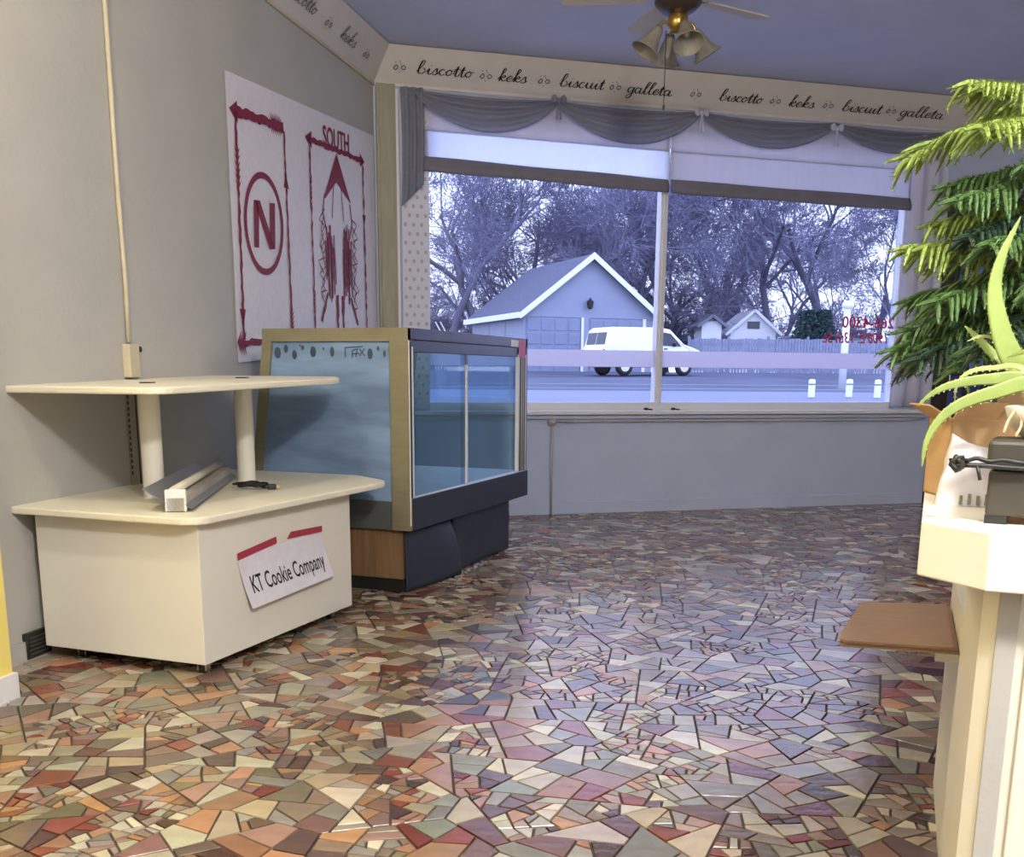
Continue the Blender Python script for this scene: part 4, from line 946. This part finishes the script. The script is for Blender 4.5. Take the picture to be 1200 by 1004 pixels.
M_sid = mat('grey_siding', (146, 152, 172), .7, var=.05, scale=2)
M_ro = mat('dark_shingles', (92, 94, 112), .85, var=.2, scale=5)
M_wtrim = mat('white_trim', (232, 234, 240), .5)
M_gdoor = mat('garage_door', (132, 140, 164), .6, var=.08, scale=3)
ga = HA + R(20.2)
gr = thing('garage', 'grey two-door garage with a white-trimmed gable across the lot', 'garage', OW(.41, 46, 1.10), ga)
W_, D_, EH, PH = 6.3, 7.2, 2.62, 5.0
M().add([(0, 0, 0), (W_, 0, 0), (W_, 0, EH), (W_ / 2, 0, PH), (0, 0, EH)] + [(0, D_, 0), (W_, D_, 0), (W_, D_, EH), (W_ / 2, D_, PH), (0, D_, EH)],
        [(0, 1, 2, 3, 4), (9, 8, 7, 6, 5), (0, 5, 6, 1), (1, 6, 7, 2), (4, 9, 5, 0), (2, 7, 8, 3), (3, 8, 9, 4)]).build('walls', M_sid, gr)
sl = (PH - EH) / (W_ / 2)
def roofside(sx, nm):
    x0 = W_ / 2; x1 = W_ / 2 + sx * (W_ / 2 + .28); z1 = PH - sl * (W_ / 2 + .28)
    M().add([(x0, -.35, PH), (x1, -.35, z1), (x1, D_ + .3, z1), (x0, D_ + .3, PH), (x0, -.35, PH + .14), (x1, -.35, z1 + .14), (x1, D_ + .3, z1 + .14), (x0, D_ + .3, PH + .14)],
            [(0, 1, 2, 3), (7, 6, 5, 4), (0, 4, 5, 1), (1, 5, 6, 2), (2, 6, 7, 3), (3, 7, 4, 0)]).build(nm, M_ro, gr)
    M().add([(x0, -.40, PH - .10), (x1, -.40, z1 - .12), (x1, -.40, z1 + .16), (x0, -.40, PH + .18), (x0, -.35, PH - .10), (x1, -.35, z1 - .12), (x1, -.35, z1 + .16), (x0, -.35, PH + .18)],
            [(0, 1, 2, 3), (7, 6, 5, 4), (0, 4, 5, 1), (1, 5, 6, 2), (2, 6, 7, 3), (3, 7, 4, 0)]).build('bargeboard', M_wtrim, gr)
    M().box(min(x1, x1 + sx * .1), max(x1, x1 + sx * .1), -.4, D_ + .3, z1 - .08, z1 + .16).build('gutter', M_wtrim, gr)
roofside(-1, 'roof'); roofside(1, 'roof')
for x0, x1 in ((.12, 2.72), (3.12, 5.75)):
    f_ = M().box(x0, x1, -.03, 0, 0, 2.38).build('garage_door', M_gdoor, gr)
    for j in range(4):
        for i in range(4):
            a = x0 + (x1 - x0) * i / 4 + .05; b = x0 + (x1 - x0) * (i + 1) / 4 - .05
            M().box(a, b, -.055, -.03, j * .595 + .06, (j + 1) * .595 - .05).build('panel', M_gdoor, f_, bevel=.012)
M().box(2.74, 3.10, -.06, 0, 0, 2.42).build('pillar', M_sid, gr)
M().box(2.72, 2.84, -.09, -.06, 0, 2.42).build('door_casing', M_wtrim, gr)
M().box(5.77, 5.92, -.08, 0, 0, 2.42).build('door_casing', M_wtrim, gr)
M().box(0.0, W_, -.04, 0, 2.42, 2.48).build('lintel', M_sid, gr)
for i in range(1, 3): M().box(-.03, 0, i * 2.3, i * 2.3 + .08, 0, EH).build('side_batten', M_sid, gr)
ln = M().lathe([(.02, -.28), (.12, -.22), (.16, .05), (.06, .14), (.02, .22)], 10, T_((W_ / 2 - .1, -.25, 3.05))).box(W_ / 2 - .13, W_ / 2 - .07, -.25, 0, 3.1, 3.16)
ln.build('wall_lantern', M_dark, gr)

# white cargo van
M_van = mat('van_white', (240, 240, 244), .25, spec=.6)
M_vg = mat('van_glass', (40, 48, 66), .1)
vn = thing('cargo_van', 'white cargo van parked in front of the garage', 'van', OW(3.05, 40.5, gz(41)), HA + R(26))
vn.scale = (1, 1, 1)
prof = [(0.02, .42), (0, .95), (.10, 1.15), (.22, 1.70), (.40, 1.82), (2.6, 1.84), (3.02, 1.78), (3.66, 1.22), (4.15, 1.08), (4.42, .98), (4.5, .70), (4.46, .34), (.3, .32)]
def vx(x, z, y):    # tumblehome above the belt
    t = max(0, (z - 1.05)) * .14; hw = .87 - t
    return Vector((x, y * hw, z))
N_ = len(prof); rows = [-1, -.94, .94, 1]
vs = []
for r_ in rows:
    for x, z in prof:
        cx = 2.2; k = 1.0 if abs(r_) < .99 else .0
        if k: vs.append(vx(x, z, r_ * 1.0) )
        else: vs.append(vx(cx + (x - cx) * .985, .95 + (z - .95) * .965, r_))
fs = [(r_ * N_ + i, (r_ + 1) * N_ + i, (r_ + 1) * N_ + (i + 1) % N_, r_ * N_ + (i + 1) % N_) for r_ in range(3) for i in range(N_)] + [tuple(range(N_)), tuple(range(4 * N_ - 1, 3 * N_ - 1, -1))]
M().add(vs, fs).build('body', M_van, vn, bevel=.03)
def vpanel(nm, pts, y, m_, th=.012):
    v_ = [vx(x, z, y) for x, z in pts]; v2 = [p + Vector((0, th * (1 if y > 0 else -1), 0)) for p in v_]; n = len(pts)
    M().add(v_ + v2, [tuple(range(n)), tuple(range(2 * n - 1, n - 1, -1))] + [(i, n + i, n + (i + 1) % n, (i + 1) % n) for i in range(n)]).build(nm, m_, vn)
for y in (-1, 1):
    vpanel('side_window', [(2.62, 1.16), (3.50, 1.14), (3.02, 1.62), (2.66, 1.66)], y, M_vg)
    vpanel('side_trim', [(.3, .62), (4.3, .60), (4.3, .66), (.3, .68)], y, M_gdoor)
    vpanel('door_seam', [(2.55, .42), (2.57, .42), (2.57, 1.72), (2.55, 1.72)], y, M_gdoor, .008)
    vpanel('door_handle', [(2.68, 1.02), (2.84, 1.02), (2.84, 1.06), (2.68, 1.06)], y, M_dark, .03)
    for x in (.92, 3.66):
        wh = M().lathe([(.001, -.1), (.24, -.1), (.34, -.09), (.36, 0), (.34, .09), (.24, .1), (.001, .1)], 20, T_((x, y * .80, .36)) @ Matrix.Rotation(R(90), 4, 'X')).build('wheel', M_dark, vn, smooth=True)
        M().lathe([(.001, -.115), (.12, -.112), (.20, -.10), (.22, -.09), (.001, -.08)] if y < 0 else [(.001, .08), (.22, .09), (.20, .10), (.12, .112), (.001, .115)], 16, T_((x, y * .80, .36)) @ Matrix.Rotation(R(-90), 4, 'X')).build('hubcap', M_wtrim, wh, smooth=True)
def rear(nm, y0, y1, z0, z1, m_, th=.02):
    xa = lambda z: 0.0 if z < .95 else (.0 + (z - .95) * .5 if z < 1.15 else .10 + (z - 1.15) * .218)
    v_ = [Vector((xa(z) - .004 - e, y, z)) for e in (0, th) for y, z in ((y0, z0), (y1, z0), (y1, z1), (y0, z1))]
    M().add(v_, [(3, 2, 1, 0), (4, 5, 6, 7), (0, 1, 5, 4), (1, 2, 6, 5), (2, 3, 7, 6), (3, 0, 4, 7)]).build(nm, m_, vn)
rear('rear_window', -.68, -.04, 1.18, 1.62, M_vg); rear('rear_window', .04, .68, 1.18, 1.62, M_vg)
M_tl = mat('tail_red', (170, 44, 60), .3)
rear('tail_lamp', -.85, -.74, .74, 1.0, M_tl, .03); rear('tail_lamp', .74, .85, .74, 1.0, M_tl, .03); rear('bumper', -.84, .84, .38, .52, M_gdoor, .09); rear('number_plate', -.16, .16, .66, .78, M_walk, .015)
M().box(3.12, 3.16, -.98, -.85, 1.12, 1.26).build('mirror', M_dark, vn); M().box(3.12, 3.16, .85, .98, 1.12, 1.26).build('mirror', M_dark, vn)
M().add([vx(3.06, 1.72, -.86), vx(3.06, 1.72, .86), vx(3.64, 1.25, .86), vx(3.64, 1.25, -.86)], [(0, 3, 2, 1)]).build('windscreen', M_vg, vn, solid=.03)
M().box(3.30, 3.42, -.89, -.868, .80, .90).build('door_emblem', M_tl, vn)

# wooden fence, small houses, posts
M_fw = mat('weathered_boards', (140, 144, 168), .8, var=.2, scale=3)
fe = thing('board_fence', 'weathered wooden fence behind the parking lot', 'fence', OW(8.6, 52, 1.10), HA)
fb = M(); rj = random.Random(2)
for i in range(86):
    x = i * .155; h = 1.72 + rj.uniform(-.04, .04) + .0; fb.box(x, x + .14, -.012 + rj.uniform(-.008, .008), .012, 0, h)
o = fb.build('pickets', M_fw, fe); o['kind'] = 'stuff'
for x in range(0, 14, 2): M().box(x * .98, x * .98 + .11, .03, .14, 0, 1.85).build('fence_post', M_fw, fe)
M().box(0, 13.3, .012, .05, .4, .5).build('fence_rail', M_fw, fe); M().box(0, 13.3, .012, .05, 1.4, 1.5).build('fence_rail', M_fw, fe)
fe2 = thing('board_fence', 'pale fence section left of the garage', 'fence', OW(-8.5, 56, 1.10), HA)
fb = M()
for i in range(44): fb.box(i * .155, i * .155 + .14, -.012, .012, 0, 1.55 + rj.uniform(-.04, .04))
o = fb.build('pickets', M_fw, fe2); o['kind'] = 'stuff'
for x in range(0, 7, 2): M().box(x * .98, x * .98 + .11, .03, .14, 0, 1.65).build('fence_post', M_fw, fe2)
def house(label, u, v, w, d, eh, ph, wallm, roofm, z0, az=0):
    h = thing('house', label, 'house', OW(u, v, z0), HA + az)
    M().add([(0, 0, 0), (w, 0, 0), (w, 0, eh), (w / 2, 0, ph), (0, 0, eh), (0, d, 0), (w, d, 0), (w, d, eh), (w / 2, d, ph), (0, d, eh)],
            [(0, 1, 2, 3, 4), (9, 8, 7, 6, 5), (1, 6, 7, 2), (4, 9, 5, 0), (2, 7, 8, 3), (3, 8, 9, 4)]).build('walls', wallm, h)
    for sx in (-1, 1):
        k = (ph - eh) / (w / 2); x1 = w / 2 + sx * (w / 2 + .3); z1 = ph - k * (w / 2 + .3)
        M().add([(w / 2, -.3, ph), (x1, -.3, z1), (x1, d + .3, z1), (w / 2, d + .3, ph)], [(0, 1, 2, 3)]).build('roof', roofm, h, solid=.15)
    M().box(w / 2 - .35, w / 2 + .35, -.04, 0, eh + .1, eh + .5).build('window', M_vg, h)
    return h
house('small white gabled house beyond the fence', 12.3, 60, 2.6, 4, 2.15, 3.25, M_wtrim, M_wtrim, 1.4)
house('low grey roofed building right of the white gabled house', 15.2, 61, 5.0, 4, 1.75, 2.2, M_sid, M_walk, 1.3)
house('pale shed peeking out behind the van nose', 10.5, 59, 1.1, 2.5, 2.6, 3.0, M_wtrim, M_walk, 1.3)
pl = thing('utility_post', 'tall white post with a lamp head at the right of the lot', 'post', OW(9.75, 31, gz(31)), HA)
M().tube([(0, 0, 0), (0, 0, 2.30)], [.11, .10], 12).build('pole', M_wtrim, pl, smooth=True)
M().lathe([(.10, 2.30), (.17, 2.36), (.17, 2.46), (.10, 2.52), (.001, 2.54)], 12).build('lamp_head', M_wtrim, pl, smooth=True)
for i, (u, v) in enumerate(((7.60, 26.6), (8.62, 26.8), (9.28, 26.6))):
    b = thing('bollard', ('leftmost of the three white bollards on the sidewalk', 'middle of the three white bollards on the sidewalk', 'rightmost of the three white bollards on the sidewalk')[i], 'bollard', OW(u, v, gz(v)), 0, 'white bollards outside the window')
    M().lathe([(.085, 0), (.085, .40), (.07, .44), (.001, .455)], 14).build('post', M_wtrim, b, smooth=True)
    M().lathe([(.088, .30), (.088, .34)], 14).build('band', M_gdoor, b, smooth=True)

# bare winter trees
M_bark = mat('hazed_bark', (100, 98, 118), .9)  # bark lightened so its colour carries the distance haze
M_twig = mat('hazed_twigs', (124, 122, 146), .9)  # twig colour lightened for the same haze
def grow(seed, H, lean, spread, levels=6, fork=.3):
    rg = random.Random(seed); tr = M(); tw = M()
    def br(p, d, L, r, lev):
        n = 4 if lev < 3 else 2; pts = [p]; dd = d.copy()
        for i in range(n):
            dd = (dd + Vector((rg.gauss(0, .13), rg.gauss(0, .13), rg.gauss(.03, .08)))).normalized(); pts.append(pts[-1] + dd * L / n)
        rr_ = [r * (1 - .45 * i / n) for i in range(n + 1)]
        (tr if lev < 2 else tw).tube(pts, rr_, 6 if lev < 2 else 3, cap=False)
        if lev >= levels: return
        k = (3, 4, 4, 4, 5, 4, 3)[lev]
        for i in range(k):
            t = fork + (1 - fork) * (i + rg.random()) / k; j = min(n - 1, int(t * n)); q = pts[j].lerp(pts[j + 1], t * n - j if t * n - j <= 1 else 1)
            a = rg.uniform(0, 6.28); e1 = dd.cross(Vector((.1, .2, 1))).normalized() if abs(dd.z) < .98 else Vector((1, 0, 0)); e2 = dd.cross(e1)
            nd = (dd * rg.uniform(.6, 1.0) + (e1 * math.cos(a) + e2 * math.sin(a)) * spread * rg.uniform(.5, 1.0)).normalized()
            br(q, nd, L * rg.uniform(.55, .78), max(r * rg.uniform(.42, .58), .013), lev + 1)
    br(Vector((0, 0, -.3)), Vector((lean, 0, 1)).normalized(), H * .42, H * .017, 0)
    return tr, tw
variants = []
for sd, H, ln_, sp_, fk in ((3, 14, .05, .75, .45), (8, 15, -.1, .85, .3), (21, 13, .12, .95, .25), (5, 9, 0, 1.1, .1)):
    a, b = grow(sd, H, ln_, sp_, 6, fk)
    oa = a.build('trunk', M_bark, None, smooth=True, link=False); ob = b.build('branches', M_twig, None, link=False); variants.append((oa.data, ob.data))
def tree(label, vi, u, v, rz, sc, nm='bare_tree', g='bare winter trees beyond the lot', mt=None):
    t = thing(nm, label, 'tree', OW(u, v, 1.12), rz, g); t.scale = (sc, sc, sc)
    for nme, me in zip(('trunk', 'branches'), variants[vi]):
        o = bpy.data.objects.new(nme, me); COL.objects.link(o); o.parent = t
        if nme == 'branches': o['kind'] = 'stuff'
T5 = [('big bare tree left of the garage, its trunk rising beside the dotted curtain', 0, -3.6, 58, .3, 1.15), ('leaning forked tree just left of the garage roof', 1, -1.2, 59, 2.2, 1.1),
      ('bare tree behind the low end of the garage roof', 2, 1.0, 62, 1.1, 1.15), ('bare tree directly behind the garage gable peak', 1, 3.6, 63, 4.0, 1.1), ('bare tree right of the gable, left of the mullion', 2, 6.6, 62, 5.1, 1.15),
      ('bare tree seen just right of the window mullion', 0, 9.3, 64, 1.7, 1.2), ('spreading bare tree above the white gabled house', 2, 12.4, 66, .4, 1.25), ('bare tree above the low grey roofed building', 1, 15.6, 65, 3.3, 1.2),
      ('large bare tree behind the white utility post', 0, 18.6, 62, 2.9, 1.3), ('bare tree at the right edge of the view by the sheer curtain', 2, 21.5, 60, 4.4, 1.2), ('bare tree at the far left edge of the view', 1, -6.5, 63, 1.0, 1.1)]
for l_, vi, u, v, rz, sc in T5: tree(l_, vi, u, v, rz, sc)
rj = random.Random(31)
for i in range(11):
    u = 0.5 + i * 2.45; tree('thin grey bare tree in the hazy back row behind the nearer trees', (2, 1, 0)[i % 3], u + rj.uniform(-.5, .5), 76 + rj.uniform(-3, 5), rj.uniform(0, 6), rj.uniform(0.9, 1.1), g='hazy back row of bare trees')
for i in range(22):
    u = -9 + i * 1.6; tree('low tangled grey brush behind the garage and the fence', 3, u, 74 + rj.uniform(-2, 3), rj.uniform(0, 6), rj.uniform(.75, 1.15), 'brush_thicket', 'tangled brush behind the buildings')
# dark evergreen shrub by the fence
ev = thing('evergreen_shrub', 'dark green shrub standing above the fence left of the white post', 'shrub', OW(16.2, 57, 1.1), 0)
es = M(); rj = random.Random(6)
for i in range(5200):
    a = rj.uniform(0, 6.28); h = rj.random() ** .8; rr_ = 1.75 * math.sqrt(rj.random()) * (1 - .55 * h); c = Vector((rr_ * math.cos(a), rr_ * math.sin(a) * .7, .1 + 3.3 * h))
    d1_ = Vector((rj.gauss(0, 1), rj.gauss(0, 1), rj.gauss(0, 1))).normalized() * .11; d2_ = d1_.cross(Vector((rj.random(), rj.random(), rj.random()))).normalized() * .05
    es.add([c - d1_, c + d2_, c + d1_, c - d2_], [(0, 1, 2, 3)])
es.build('foliage', mat('evergreen', (62, 88, 88), .9), ev)['kind'] = 'stuff'
M().tube([(0, 0, -.2), (0, 0, 2.4)], [.12, .04], 8).build('trunk', M_bark, ev)
# leaning yellow boards by the left tree
for i, (du, lb) in enumerate(((0, 'left one of two pale leaning poles behind the display case'), (.22, 'right one of two pale leaning poles behind the display case'))):
    q = M().tube([(0, 0, -.1), (-1.2, 0, 2.1)], .035, 6).build('leaning_pole', mat('pale_timber', (212, 196, 172), .7), None, loc=OW(-2.3 + du, 47, 1.2), rot=(0, 0, HA)); tag(q, lb, 'pole')
